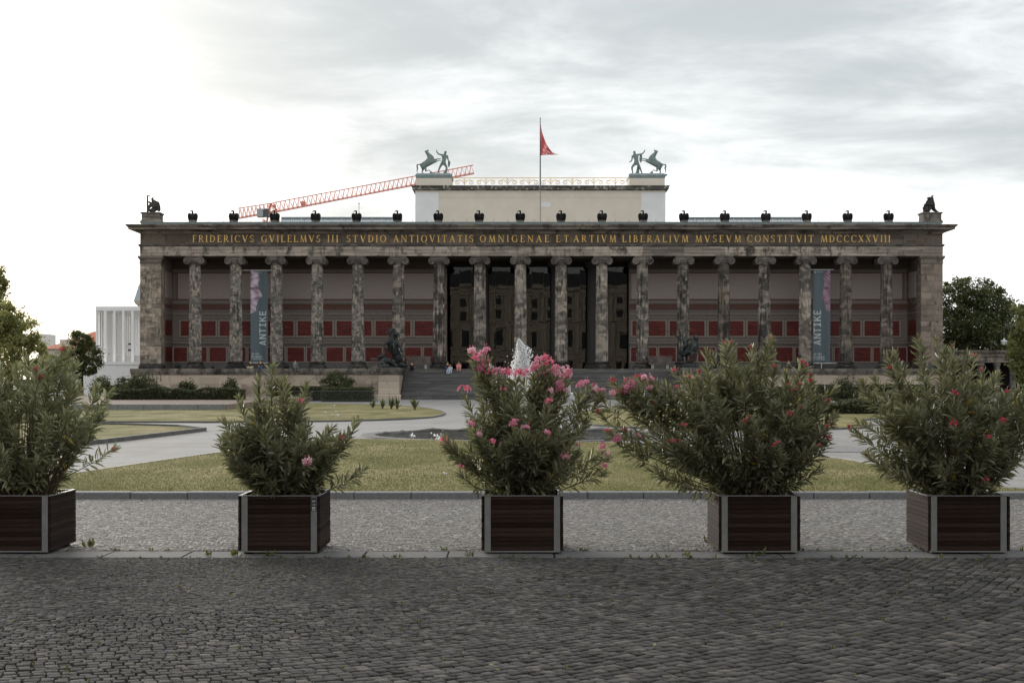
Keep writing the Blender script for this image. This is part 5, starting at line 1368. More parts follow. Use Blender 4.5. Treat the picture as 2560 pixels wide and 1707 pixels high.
for nm, hw, hh in (('a', .95, 1.9), ('b', 1.0, 2.1), ('c', .85, 1.0)):
    win_me[nm] = (MB().box(-hw, hw, 0, .06, -hh, hh).mesh('window'), MB().box(-hw - .4, -hw, .02, .2, -hh - .3, hh + .3).box(hw, hw + .4, .02, .2, -hh - .3, hh + .3).box(-hw - .6, hw + .6, .02, .45, hh + .3, hh + .75).box(-hw - .5, hw + .5, .02, .35, -hh - .6, -hh - .3).mesh('window_surround'))
for i in range(-15, 16):
    x = i * 4.6
    for nm, z in (('a', 4.6), ('b', 12.6), ('c', 19.4), ('c', 22.8)):
        w_ = link('window', win_me[nm][0], 'house_window', pal, (x, 0, z)); link('surround', win_me[nm][1], 'palace_stone', w_, (0, 0, 0))
for i in range(-8, 9): MB().box(-.5, .5, 0, .3, 8.9, 24.5).obj('pilaster', 'palace_stone', pal, loc=(i * 9.2 + 2.3, .0, 0))
# ------------------------------------------------------------------ foliage
def leaf_cards(pts, size, tint, nrm_bias=None, g=rng):
    n = len(pts)
    a = g.normal(size=(n, 3)); a /= np.linalg.norm(a, axis=1)[:, None]
    b = g.normal(size=(n, 3)); b -= a * (a * b).sum(1)[:, None]; b /= np.linalg.norm(b, axis=1)[:, None]
    s = (size * g.uniform(.6, 1.25, n))[:, None]
    V = np.stack([pts - a * s, pts + b * s * .5, pts + a * s, pts - b * s * .5], 1)
    return V.reshape(-1, 3), np.repeat(tint, 4)
def crown_mesh(name, blobs, n, size, g, clump=.16, tone=(.45, .2)):
    """clumps of leaves spread through several overlapping lobes, denser towards the outside"""
    vol = np.array([b[1][0] * b[1][1] * b[1][2] for b in blobs]) ** .67; pr = vol / vol.sum()
    P_, T_ = [], []
    nc = max(20, n // 70)
    for q in range(nc):
        b = blobs[g.choice(len(blobs), p=pr)]
        d = g.normal(size=3); d /= np.linalg.norm(d); r = g.uniform(.35, 1.0) ** .45
        cc = np.array(b[0]) + d * r * np.array(b[1]); rr = np.array(b[1]).mean() * clump * g.uniform(.6, 1.5)
        k = int(n / nc * g.uniform(.5, 1.5))
        P_.append(cc + g.normal(size=(k, 3)) * rr * np.array([1, 1, .7])); T_.append(np.clip(g.normal(tone[0], tone[1]) + g.normal(0, .12, k), 0, .95))
    pts = np.concatenate(P_); V, t = leaf_cards(pts, size, np.concatenate(T_), g=g)
    return np_mesh(name, V, 4, np.arange(len(V)), t)
def tree(name, base, blobs, n, size, label, mat, trunk_r, seed, group=None, tone=(.45, .2), clump=.16):
    g = np.random.default_rng(seed)
    t = empty(name, base, label, 'tree', group)
    top = max(b[0][2] for b in blobs); cen = np.mean([b[0] for b in blobs], 0)
    m = MB(); fork = Vector((0, 0, max(.8, min(b[0][2] - b[1][2] for b in blobs)) * 1.0 + .6))
    m.tube([(0, 0, -.2), (0, 0, fork.z * .5), fork], [trunk_r * 1.25, trunk_r, trunk_r * .85], 9)
    for b in blobs:
        e = Vector(b[0]); mid = fork.lerp(e, .5) + Vector((g.normal(0, .3), g.normal(0, .3), .2))
        m.tube([fork, mid, e], [trunk_r * .6, trunk_r * .4, trunk_r * .15], 6)
        for q in range(4):
            d = g.normal(size=3); d /= np.linalg.norm(d); d[2] = abs(d[2]) * .6
            m.tube([mid.lerp(e, .4), e + Vector(d * np.array(b[1]) * .8)], [trunk_r * .2, trunk_r * .05], 5)
    m.obj('trunk', 'tree_bark', t)
    o = link('crown', crown_mesh('crown', blobs, n, size, g, clump, tone), mat, t); o['kind'] = 'stuff'
    return t
# right: the big trees beyond the museum corner
Yt = 188; s_ = Yt / F
def bl(u, v, ru, rv, Y, X0, rd=None): p = P(u, v, Y); return ((p.x - X0, 0, p.z), (ru * Y / F, (rd or ru) * Y / F, rv * Y / F))
X0 = PX(2440, Yt)
tree('broadleaf_tree', (X0, Yt, 0), [bl(2395, 745, 50, 55, Yt, X0), bl(2440, 735, 55, 45, Yt, X0), bl(2480, 770, 50, 55, Yt, X0), bl(2430, 815, 85, 60, Yt, X0), bl(2500, 835, 60, 50, Yt, X0), bl(2370, 830, 50, 60, Yt, X0), bl(2440, 860, 90, 40, Yt, X0)], 24000, .22, 'large dark broadleaf tree behind the right end of the museum', 'tree_leaf', .5, 21, clump=.15)
Yt = 205; X0 = PX(2560, Yt)
tree('broadleaf_tree', (X0, Yt, 0), [bl(2520, 850, 45, 45, Yt, X0), bl(2560, 820, 55, 60, Yt, X0), bl(2610, 850, 60, 60, Yt, X0)], 9000, .24, 'dark tree partly hidden between the two larger right trees', 'tree_leaf', .4, 22)
Yt = 140; X0 = PX(2590, Yt)
tree('broadleaf_tree', (X0, Yt, 0), [bl(2575, 800, 40, 60, Yt, X0), bl(2560, 870, 35, 55, Yt, X0), bl(2610, 840, 50, 90, Yt, X0), bl(2580, 920, 50, 40, Yt, X0)], 10000, .2, 'lighter green tree cut off by the right picture edge', 'tree_leaf_pale', .3, 23, tone=(.25, .2))
# left
Yt = 128; X0 = PX(25, Yt)
tree('broadleaf_tree', (X0, Yt, 0), [bl(55, 825, 42, 45, Yt, X0), bl(5, 810, 50, 55, Yt, X0), bl(70, 880, 40, 50, Yt, X0), bl(10, 890, 60, 60, Yt, X0), bl(-60, 840, 60, 70, Yt, X0)], 13000, .18, 'round pale green tree rising behind the leftmost oleander', 'tree_leaf_pale', .3, 24, tone=(.7, .2))
Yt = 165; X0 = PX(-40, Yt)
tree('broadleaf_tree', (X0, Yt, 0), [bl(5, 735, 28, 30, Yt, X0), bl(-20, 700, 40, 40, Yt, X0), bl(-60, 760, 70, 70, Yt, X0), bl(10, 790, 25, 30, Yt, X0), bl(-30, 850, 60, 70, Yt, X0)], 11000, .2, 'tall tree reaching in from the left picture edge', 'tree_leaf_pale', .4, 25, tone=(.5, .15))
Yt = 170; X0 = PX(205, Yt)
tree('broadleaf_tree', (X0, Yt, 0), [bl(200, 850, 26, 24, Yt, X0), bl(215, 880, 32, 30, Yt, X0), bl(185, 895, 28, 28, Yt, X0), bl(228, 905, 26, 26, Yt, X0), bl(205, 925, 32, 25, Yt, X0), bl(100, 920, 40, 24, Yt, X0), bl(130, 905, 22, 26, Yt, X0)], 13000, .15, 'small green tree in front of the red roofs and white gallery', 'tree_leaf', .18, 26, tone=(.6, .2))

def shrub(u, vt, vb, hw, Y, label, seed, n=2600, mat='hedge_leaf', size=.10, z0=0.0, tone=(.5, .2)):
    g = np.random.default_rng(seed); p = P(u, vb, Y); h = (vb - vt) * Y / F; w = hw * Y / F
    s = empty('shrub', (p.x, Y, z0), label, 'shrub', 'shrubs below the podium')
    zc = max(p.z - z0, 0) + h * .5
    b = [((0, 0, zc), (w * .75, w * .7, h * .5)), ((-w * .45, 0, zc - h * .12), (w * .5, w * .5, h * .36)), ((w * .45, .1, zc - h * .15), (w * .5, w * .5, h * .33))]
    o = link('foliage', crown_mesh('foliage', b, n, size, g, .28, tone), mat, s); o['kind'] = 'stuff'
    m = MB()
    for q in range(5): m.tube([(g.normal(0, .05), 0, -.05), (g.normal(0, w * .15), g.normal(0, w * .1), zc * .7), (g.normal(0, w * .4), g.normal(0, w * .3), zc + h * .2)], [.035, .025, .01], 5)
    m.obj('stems', 'stem_bark', s)
    return s
GB = .42   # raised bed on the left
shrub(356, 938, 996, 46, 121, 'large round dark shrub at the left foot of the podium', 31, 6000, z0=GB)
shrub(252, 944, 985, 26, 150, 'spreading low shrub in front of the white gallery base', 36, 2500, z0=GB, mat='tree_leaf')
shrub(306, 944, 992, 26, 124, 'grey green shrub between the gallery and the large round shrub', 37, 2500, z0=GB)
shrub(466, 953, 996, 22, 120, 'small pointed shrub standing above the low left planting', 32, 2200, z0=GB)
shrub(578, 944, 996, 20, 120, 'dark upright shrub just left of the second oleander', 33, 2400, z0=GB)
shrub(690, 955, 1000, 24, 142, 'dark shrub seen behind the top of the second oleander', 34, 2000)
shrub(842, 932, 975, 40, 141, 'loose leafy shrub rising behind the clipped hedge', 35, 3600, mat='tree_leaf', tone=(.3, .2))
shrub(2110, 950, 1010, 40, 118, 'dark shrub between the fourth and fifth oleanders', 38, 3000)
shrub(2180, 985, 1036, 38, 92, 'pale leafy shrub left of the fifth oleander', 39, 2600, mat='oleander_leaf_pale', size=.09)

def hedge(x0, x1, y0, y1, h, label, n, seed, z0=0.0, bumpy=0.0, mat='hedge_leaf'):
    g = np.random.default_rng(seed)
    he = empty('hedge', ((x0 + x1) / 2, (y0 + y1) / 2, z0), label, 'hedge', 'hedges below the podium')
    w, d = (x1 - x0) / 2, (y1 - y0) / 2
    top = lambda x: h * (1 + bumpy * (np.sin(x * 1.3 + seed) * .5 + np.sin(x * 3.1) * .3))
    MB().box(-w + .12, w - .12, -d + .12, d - .12, -.02, h * (1 - bumpy * .8) - .12).obj('shade_core', 'tree_bark', he)  # solid dark box put in for the shade inside the foliage
    px = g.uniform(-w, w, n); r = g.random(n); onf = r < .6
    py = np.where(onf, -d + g.normal(0, .05, n), g.uniform(-d, d, n)); tz = top(px)
    pz = np.where(onf, g.uniform(0, 1, n) * tz, tz + g.normal(0, .04, n)); ends = r > .94
    px = np.where(ends, np.where(g.random(n) < .5, -w, w), px); pz = np.where(ends, g.uniform(0, 1, n) * h, pz)
    t = np.clip(g.normal(.45, .2, n), 0, .95)
    V, tt = leaf_cards(np.stack([px, py, pz], 1), .085, t, g=g)
    o = link('foliage', np_mesh('foliage', V, 4, np.arange(len(V)), tt), mat, he); o['kind'] = 'stuff'
    return he
hedge(PX(272, 118), PX(606, 118), 117.2, 119.4, .86, 'long uneven dark planting below the left podium', 12000, 41, z0=GB, bumpy=.25)
hedge(PX(700, 138), PX(806, 138), 137, 139, 1.35, 'dark clipped hedge behind the iron fence, left part', 5000, 42)
hedge(PX(806, 133), PX(930, 133), 132.5, 135, 1.28, 'clipped hedge with lighter top left of the stairs', 6500, 43, mat='tree_leaf')
hedge(PX(2020, 140), PX(2330, 140), 139, 141, 1.5, 'dark hedge below the right podium behind the oleanders', 9000, 44)
hedge(PX(2050, 85), PX(2330, 85), 84.2, 87, .75, 'low leafy planting behind the path between the fourth and fifth oleanders', 8000, 46, bumpy=.3)
hedge(PX(1765, 138), PX(1990, 138), 137, 139, 1.3, 'dark hedge right of the stairs behind the fourth oleander', 6000, 45)
# low granite wall and raised bed on the left
bed = struct(bx('raised_bed', 'gravel_pink', None, -75, -19.2, 95.5, 151.8, -.02, GB))
wl_ = empty('granite_wall', (-44, 95, 0), 'low grey granite retaining wall beyond the left lawn', 'wall')
x = -70.0
while x < -19.2:
    L = min(rnd.uniform(1.2, 2.2), -19.2 - x)
    MB().bevbox(0, L - .015, -.25, .24, 0, .45 + rnd.uniform(-.006, .006), .015).obj('wall_block', 'granite_wall', wl_, loc=(x + 44, 0, 0)); x += L
# iron fence before the hedge
fe = empty('iron_fence', (PX(760, 131), 131, 0), 'low black iron fence in front of the clipped hedge', 'fence')
x0, x1 = PX(700, 131) - PX(760, 131), PX(946, 131) - PX(760, 131)
for z in (.12, 1.0): MB().box(x0, x1, -.02, .02, z, z + .05).obj('rail', 'lamp_iron', fe)
fb = MB().box(-.012, .012, -.012, .012, .05, 1.12).mesh('bar')
for i in range(60): link('bar', fb, 'lamp_iron', fe, (x0 + (x1 - x0) * (i + .5) / 60, 0, 0))

# sword-leaved plants on the far lawn
def yucca(u, vb, vt, label, seed):
    g = np.random.default_rng(seed); d = CAMH * F / (vb - HORIZON); h = (vb - vt) * d / F
    y = empty('yucca', (PX(u, d), d, .07), label, 'yucca', 'yuccas on the far lawn')
    V = []; T_ = []
    for i in range(34):
        a = g.uniform(0, 2 * math.pi); el = g.uniform(.45, 1.5); L = h * g.uniform(.6, 1.0)
        st_ = np.array([0, 0, g.uniform(0, h * .35)])
        dv = np.array([math.cos(a) * math.cos(el), math.sin(a) * math.cos(el), math.sin(el)]); sd = np.array([-math.sin(a), math.cos(a), 0]) * .05
        t = np.clip(g.normal(.5, .22), 0, 1)
        p1 = st_ + dv * L * .55; p2 = st_ + dv * L - np.array([0, 0, L * .12 * math.cos(el)])
        V += [st_ - sd * .5, st_ + sd * .5, p1 + sd, p1 - sd, p1 - sd, p1 + sd, p2 + sd * .05, p2 - sd * .05]; T_ += [t] * 8
    V = np.array(V); o = link('leaves', np_mesh('leaves', V, 4, np.arange(len(V)), T_), 'yucca_leaf', y); o['kind'] = 'stuff'
    MB().tube([(0, 0, -.05), (0, 0, h * .4)], [.07, .05], 6).obj('stem', 'stem_bark', y)
for i, (u, vb, vt, lb_) in enumerate(((932, 1022, 1002, 'small yucca at the left end of the lawn group'), (956, 1024, 1000, 'short yucca, second from the left in the lawn group'), (978, 1025, 994, 'tall yucca in the middle of the lawn group'), (993, 1025, 995, 'tall yucca at the right end of the lawn group'), (1037, 1028, 996, 'lone yucca standing apart near the end of the lawn'))):
    yucca(u, vb, vt, lb_, 60 + i)

# ------------------------------------------------------------------ fountain
FY = 54.0; FXc = PX(1308, FY)
fo = empty('fountain', (FXc, FY, 0), 'round flush fountain basin with a tall foaming white jet', 'fountain')
m = MB(); n = 72; prof = [(6.15, 0.004), (6.12, .05), (5.62, .05), (5.58, -.02)]
m.lathe(prof, n, cap=False); m.obj('basin_rim', 'kerb_dark', fo)
MB().lathe([(5.6, .012), (.01, .014)], n, cap=False).obj('water', 'water', fo)
g = np.random.default_rng(77)
m = MB()
for i in range(26):   # stones and spouts lying round the pool
    a = g.uniform(0, 2 * math.pi); r = g.uniform(4.2, 5.5); L = g.uniform(.3, 1.3); w = g.uniform(.05, .14)
    cx_, cy_ = r * math.cos(a), r * math.sin(a); tx, ty = -math.sin(a), math.cos(a)
    m.tube([(cx_ - tx * L, cy_ - ty * L, .02), (cx_, cy_, .05), (cx_ + tx * L, cy_ + ty * L, .02)], [w * .4, w, w * .4], 6)
o = m.obj('stones', 'kerb_dark', fo); o['kind'] = 'stuff'
octv = np.array([[1, 0, 0], [-1, 0, 0], [0, 1, 0], [0, -1, 0], [0, 0, 1], [0, 0, -1]], float)
octf = np.array([[0, 2, 4], [2, 1, 4], [1, 3, 4], [3, 0, 4], [2, 0, 5], [1, 2, 5], [3, 1, 5], [0, 3, 5]])
def drops(pts, rad):
    n = len(pts); V = pts[:, None] + octv[None] * rad[:, None, None] * np.array([1, 1, 1.3]); F_ = octf[None] + (np.arange(n) * 6)[:, None, None]
    return V.reshape(-1, 3), F_.reshape(-1)
JH = PZ(849, FY)
n = 10000; z = g.random(n) ** .85 * JH; rr = np.interp(z / JH, [0, .3, .7, .9, 1], [.24, .27, .27, .17, .04])
a = g.uniform(0, 2 * math.pi, n); q_ = np.abs(g.normal(0, .5, n)) * rr * 1.15
xs = -.10 + .10 * (z / JH < .5) * (1 - z / JH * 2) * 2 + .08 * np.sin(z * 2.5)
xs = np.where(z / JH > .8, xs - .10 * (z / JH - .8) * 5, xs)
V, F_ = drops(np.stack([xs + q_ * np.cos(a), q_ * np.sin(a), z], 1), g.uniform(.012, .036, n))
o = link('jet', np_mesh('jet', V, 3, F_), 'foam', fo); o['kind'] = 'stuff'
pr = []
for i in range(30):
    t = i / 29; zz_ = t * JH * .985; x_ = float(np.interp(zz_, np.sort(z), xs[np.argsort(z)])); pr.append(((x_, 0, zz_), float(np.interp(t, [0, .3, .7, .9, 1], [.17, .19, .19, .11, .02])) * (1 + .12 * math.sin(i * 2.3))))
MB().tube([p[0] for p in pr], [p[1] for p in pr], 14).obj('water_column', 'foam', fo, True)
n = 1600; z = np.clip(g.beta(2.2, 1.6, n) * JH * .95, 0, JH); side = g.normal(0, 1, (n, 2)) * np.interp(z / JH, [0, .5, .8, 1], [.3, .32, .22, .05])[:, None]
V, F_ = drops(np.stack([side[:, 0], side[:, 1], z], 1), g.uniform(.008, .026, n))
o = link('spray', np_mesh('spray', V, 3, F_), 'foam', fo); o['kind'] = 'stuff'
# side jet, lower and wider
n = 3000; z = g.random(n) ** .9 * 1.6; rr = .18 + .18 * (1 - z / 1.6); a = g.uniform(0, 2 * math.pi, n); q_ = np.sqrt(g.random(n)) * rr
V, F_ = drops(np.stack([PX(1424, FY) - FXc + q_ * np.cos(a), .5 + q_ * np.sin(a), z], 1), g.uniform(.012, .04, n))
o = link('side_jet', np_mesh('side_jet', V, 3, F_), 'foam', fo); o['kind'] = 'stuff'
for (u, v, n_, s_) in ((1097, 1100, 46, .11), (1032, 1096, 14, .06)):
    d = CAMH * F / (v - HORIZON); p_ = np.array([PX(u, d) - FXc, d - FY, .1]) + g.normal(size=(n_, 3)) * np.array([s_, s_ * .7, s_ * .8]); p_[:, 2] = np.abs(p_[:, 2])
    V, F_ = drops(p_, g.uniform(.01, .035, n_)); o = link('splash', np_mesh('splash', V, 3, F_), 'foam', fo); o['kind'] = 'stuff'
# wet dark slab path right of the basin
sl_ = struct(sheet('stone_border', smooth_poly([(2.6, 47.2), (5.5, 44.0), (9.5, 41.0), (12, 42.5), (8.5, 49), (6.9, 53)], 1), .02, 'granite_wall', thick=.03))

# gulls on the lawn
gb_me = MB().tube([(-.18, 0, .12), (-.1, 0, .15), (0, 0, .15), (.1, 0, .18), (.15, 0, .24), (.18, 0, .28)], [.015, .06, .075, .06, .04, .035], 8).tube([(.19, 0, .28), (.25, 0, .27)], [.02, .006], 5).mesh('body', True)
gw_me = MB().tube([(-.26, .045, .14), (-.1, .06, .18), (.05, .05, .19)], [.008, .04, .03], 6).tube([(-.26, -.045, .14), (-.1, -.06, .18), (.05, -.05, .19)], [.008, .04, .03], 6).mesh('wings')
gl_me = MB().tube([(0, .03, 0), (0, .03, .1)], .008, 4).tube([(0, -.03, 0), (0, -.03, .1)], .008, 4).mesh('legs')
GU = [(812, 1035, 'white gull farthest left on the far lawn'), (829, 1042, 'white gull just right of the leftmost gull'), (838, 1033, 'white gull highest in the lawn group'), (847, 1042, 'white gull nearest the yuccas'), (834, 1017, 'single white gull near the hedge fence'), (865, 1112, 'white gull on the near lawn beside the second oleander'), (1113, 1188, 'white bird on the near lawn left of the third oleander'), (2200, 1187, 'white bird on the near lawn left of the fifth oleander')]
for i, (u, v, lb_) in enumerate(GU):
    d = (CAMH - .08) * F / (v - HORIZON); b = empty('gull', (PX(u, d), d, .075), lb_, 'bird', 'white gulls on the lawns', rz=rnd.uniform(0, 6)); b.scale = [.55 if v < 1100 else .28] * 3
    link('body', gb_me, 'gull_white', b); link('wings', gw_me, 'gull_grey', b); link('legs', gl_me, 'beak', b)

# ------------------------------------------------------------------ people
def person(name, loc, pose, top, legs, label, rz=0.0, hair='hair_dark', sleeve=True, dress=False):
    p = empty('person', loc, label, 'person', rz=rz)
    if pose == 'stand':
        J = dict(pel=(0, 0, .95, .12), wa=(0, 0, 1.1, .105), ch=(0, -.01, 1.32, .13), nk=(0, 0, 1.47, .05), hd=(0, -.02, 1.60, .085), hd2=(0, -.01, 1.69, .07), ns=(0, -.10, 1.60, .02),
                 aL=(.19, 0, 1.40, .05), bL=(.24, .02, 1.12, .04), cL=(.24, -.06, .88, .032), aR=(-.19, 0, 1.40, .05), bR=(-.25, .02, 1.12, .04), cR=(-.22, -.10, .92, .032),
                 lL=(.09, 0, .86, .085), kL=(.10, -.03, .48, .06), fL=(.10, .02, .08, .04), tL=(.11, -.14, .04, .035), lR=(-.09, 0, .86, .085), kR=(-.10, .02, .48, .06), fR=(-.12, .08, .08, .04), tR=(-.13, -.08, .04, .035))
    else:
        up = .12
        J = dict(pel=(0, 0, up, .13), wa=(0, .02, up + .17, .11), ch=(0, -.02, up + .40, .13), nk=(0, -.04, up + .54, .05), hd=(0, -.07, up + .67, .085), hd2=(0, -.05, up + .76, .07), ns=(0, -.15, up + .67, .02),
                 aL=(.19, -.02, up + .48, .05), bL=(.24, -.12, up + .22, .04), cL=(.12, -.32, up + .2, .032), aR=(-.19, -.02, up + .48, .05), bR=(-.24, -.12, up + .22, .04), cR=(-.12, -.32, up + .18, .032))
        if pose == 'edge': J.update(lL=(.1, -.12, up, .085), kL=(.13, -.46, up + .02, .06), fL=(.13, -.46, up - .40, .04), tL=(.14, -.6, up - .46, .035), lR=(-.1, -.12, up, .085), kR=(-.12, -.46, up + .03, .06), fR=(-.1, -.40, up - .40, .04), tR=(-.1, -.54, up - .46, .035))
        elif pose == 'cross': J.update(lL=(.12, -.1, up, .085), kL=(.38, -.32, up + .04, .06), fL=(-.02, -.42, .05, .04), tL=(-.14, -.42, .05, .035), lR=(-.12, -.1, up, .085), kR=(-.38, -.32, up + .04, .06), fR=(.02, -.34, .06, .04), tR=(.14, -.34, .05, .035))
        else: J.update(lL=(.1, -.12, up + .02, .085), kL=(.13, -.42, up + .24, .06), fL=(.13, -.58, -.13, .04), tL=(.14, -.74, -.16, .035), lR=(-.1, -.12, up + .02, .085), kR=(-.14, -.40, up + .26, .06), fR=(-.13, -.52, -.13, .04), tR=(-.14, -.68, -.16, .035))
    E = chain('pel', 'wa', 'ch', 'nk', 'hd', 'hd2') + [('hd', 'ns')] + chain('ch', 'aL', 'bL', 'cL') + chain('ch', 'aR', 'bR', 'cR') + chain('pel', 'lL', 'kL', 'fL', 'tL') + chain('pel', 'lR', 'kR', 'fR', 'tR')
    skin('body', J, E, 'skin', p, 1)
    g_ = lambda *ks: {k: J[k][:3] + (J[k][3] + .022,) for k in ks}
    arms = ('aL', 'bL', 'aR', 'bR')
    skin('top', g_('wa', 'pel', 'ch', *arms), chain('wa', 'pel') + chain('wa', 'ch', 'aL', 'bL') + chain('ch', 'aR', 'bR'), 'cloth_' + top, p, 1)
    lg = ('lL', 'kL', 'lR', 'kR') + (() if dress else ('fL', 'fR'))
    jl = g_('pel', *lg)
    if dress: jl = {k: v[:3] + (v[3] + .035,) for k, v in jl.items()}
    skin('trousers' if not dress else 'skirt', jl, chain('pel', 'lL', 'kL') + chain('pel', 'lR', 'kR') + ([] if dress else [('kL', 'fL'), ('kR', 'fR')]), 'cloth_' + legs, p, 1)
    h = J['hd']; h2 = J['hd2']
    MB().ell((h2[0], h2[1] + .025, h2[2] - .015), (.098, .105, .085), 10, 6).ell((h[0], h[1] + .06, h[2]), (.085, .06, .11), 8, 5).obj('hair', hair, p, True)
    for k_ in ('tL', 'tR'):
        f_ = J['f' + k_[1]]; t_ = J[k_]
        MB().tube([(f_[0], f_[1] + .05, f_[2] - .04), (f_[0], f_[1], f_[2] - .03), (t_[0], t_[1], t_[2])], [.045, .055, .04], 7).obj('shoe', 'cloth_black' if k_ == 'tL' or top != 'white' else 'cloth_white', p)
    return p
zE = Z0 + .005
person('p', (PX(626, 152.8), 152.95, zE), 'cross', 'black', 'sand', 'person in dark top and pale trousers sitting cross-legged under the left banner')
person('p', (PX(651, 152.6), 152.72, zE), 'edge', 'black', 'denim', 'person in jeans dangling legs from the podium under the left banner', hair='hair_brown')
person('p', (PX(738, 152.8), 152.72, zE), 'edge', 'teal', 'grey', 'person in teal top sitting on the podium edge beside a black bag', rz=.5)
ys = lambda i: 152.9 - (NS - 1 - i) * 0.335
zs_ = lambda i: Z0 * (i + 1) / NS
def sit(u, i, *a, **k): person('p', (PX(u, ys(i)), ys(i) + .12, zs_(i) + .005), 'stairs', *a, **k)
sit(1030, 19, 'black', 'black', 'person in black sitting on the top steps below the left trough')
sit(1119, 19, 'black', 'denim', 'person in black top on the top step beside the pink dressed person', hair='hair_dark')
sit(1126, 17, 'lightblue', 'lightblue', 'person in pale blue sitting on the upper steps next to the pink dressed person', hair='hair_brown', rz=-.5)
sit(1147, 19, 'pink', 'pink', 'person in a pink dress sitting on the upper steps', dress=True, hair='hair_brown')
sit(1228, 18, 'lightblue', 'grey', 'person in light blue on the steps behind the pink blossoms left of the jet')
person('p', (PX(1424, 130), 130, 0.0), 'stand', 'lightblue', 'black', 'person in pale shirt standing in front of the stairs right of the jet', rz=1.2)
person('p', (PX(1413, 128), 128, 0.0), 'stand', 'black', 'black', 'person in black standing beside the pale shirted person before the stairs', rz=-.7, hair='hair_brown')
person('p', (PX(1972, 152.8), 152.95, zE), 'cross', 'olive', 'black', 'person in dark green sitting on the right podium edge')
person('p', (PX(95, 100), 100, 0.0), 'stand', 'palepink', 'denim', 'person in pale pink top seen through the leftmost oleander', rz=.8)
def bag(u, y, w, h, label):
    b = empty('bag', (PX(u, y), y, zE), label, 'bag', 'bags on the podium')
    J = dict(a=(-w * .35, 0, h * .35, h * .36), b=(0, 0, h * .45, h * .45), c=(w * .35, 0, h * .3, h * .32)); skin('sack', J, chain('b', 'a') + [('b', 'c')], 'bag_black', b, 2)
    MB().tube([(-.1, -.1, h * .7), (-.06, -.12, h * .98), (.06, -.12, h * .98), (.1, -.1, h * .7)], .015, 5).obj('strap', 'bag_black', b)
bag(716, 153.0, .9, .62, 'black bag on the podium left of the teal topped person')
bag(444, 153.1, 1.0, .75, 'dark humped bag on the podium right of the left pier')
bag(532, 153.0, .5, .35, 'small dark bag on the podium between the first two columns')

# ------------------------------------------------------------------ planters
PD = 17.40
slat_f = MB().bevbox(-.385, .385, 0, .022, 0, .0525, .003).mesh('slat')
slat_s = MB().add([(0, -.5, 0), (0, .5, 0), (0, .5, .0525), (0, -.5, .0525), (.026, -.5, 0), (.026, .5, 0), (.026, .5, .0525), (.026, -.5, .0525)], [(0, 3, 2, 1), (4, 5, 6, 7), (0, 1, 5, 4), (1, 2, 6, 5), (2, 3, 7, 6), (3, 0, 4, 7)]).mesh('slat')
ZB = .03
def planter(cx_, rz, label, plate=False):
    p = empty('planter', (cx_, PD + .5, 0.0), label, 'planter', 'square wooden planters in a row', rz=rz)
    for i in range(12):
        z = ZB + .012 + i * .0562
        link('slat', slat_f, 'slat_wood', p, (rnd.uniform(-.001, .001), -.492 + rnd.uniform(-.002, .002), z))
        link('slat', slat_f, 'slat_wood', p, (0, .47, z))
        link('slat', slat_s, 'slat_wood', p, (-.5 + rnd.uniform(-.002, .002), 0, z))
        link('slat', slat_s, 'slat_wood', p, (.474 + rnd.uniform(-.002, .002), 0, z))
    for sx in (-1, 1):
        for sy in (-1, 1):
            MB().bevbox(sx * .425 - .038, sx * .425 + .038, -.012, .012, ZB, .705, .003).obj('steel_upright', 'planter_steel', p, loc=(0, sy * .484, 0))
            MB().box(sx * .38 - .06, sx * .38 + .06, sy * .40 - .05, sy * .40 + .05, 0, ZB + .005).obj('foot', 'planter_liner', p)
    MB().box(-.5, .5, -.502, -.462, .706, .716).box(-.5, .5, .462, .502, .706, .716).box(-.502, -.462, -.4615, .4615, .706, .716).box(.462, .502, -.4615, .4615, .706, .716).obj('rim', 'planter_steel', p)
    MB().box(-.46, .46, -.497, -.46, ZB - .008, ZB + .008).box(-.46, .46, .46, .497, ZB - .008, ZB + .008).obj('bottom_edge', 'planter_steel', p)
    MB().box(-.46, .46, -.466, -.455, ZB + .01, .70).box(-.46, .46, .455, .466, ZB + .01, .70).box(-.472, -.4605, -.466, .466, ZB + .01, .70).box(.4605, .472, -.466, .466, ZB + .01, .70).obj('liner', 'planter_liner', p)
    MB().box(-.455, .455, -.454, .454, .60, .63).obj('soil', 'soil', p)
    if plate:
        pl = MB().box(.392, .458, -.501, -.497, .525, .690).obj('label_plate', 'label_black', p)
        m = MB()
        for j, ch in enumerate('ETL'):
            for q, pg in enumerate(text_polys(ch, 0, 0, .034)):
                pts = [(.424 + b_ - .017, .655 - a_ - j * .040 + 0) for a_, b_ in pg]
                ar_ = sum(pts[i][0] * pts[(i + 1) % 4][1] - pts[(i + 1) % 4][0] * pts[i][1] for i in range(4))
                m.prism(pts if ar_ > 0 else pts[::-1], -.5025 - .0001 * q, -.501)
        m.tube([(.425 + .016 * math.cos(a_), -.5025, .548 + .016 * math.sin(a_)) for a_ in [2 * math.pi * j / 14 for j in range(15)]], .0045, 5, False)
        m.obj('lettering', 'label_print', pl)
    return p
def ucen(a, b): return PX((a + b) / 2, PD)
CX = [PX(127, PD) - .5, ucen(596, 799.5), ucen(1203.6, 1407), ucen(1797, 2000.5), ucen(2322, 2525.5)]
planter(CX[0], 0.0, 'dark slatted planter cut by the left picture edge')
planter(CX[1], 0.0, 'dark slatted planter with a small black label plate, second from the left', True)
planter(CX[2], 0.006, 'dark slatted planter in the middle of the row')
planter(CX[3], 0.0, 'dark slatted planter with scratched lower boards, fourth from the left')
planter(CX[4], -0.012, 'dark slatted planter at the right end of the row')

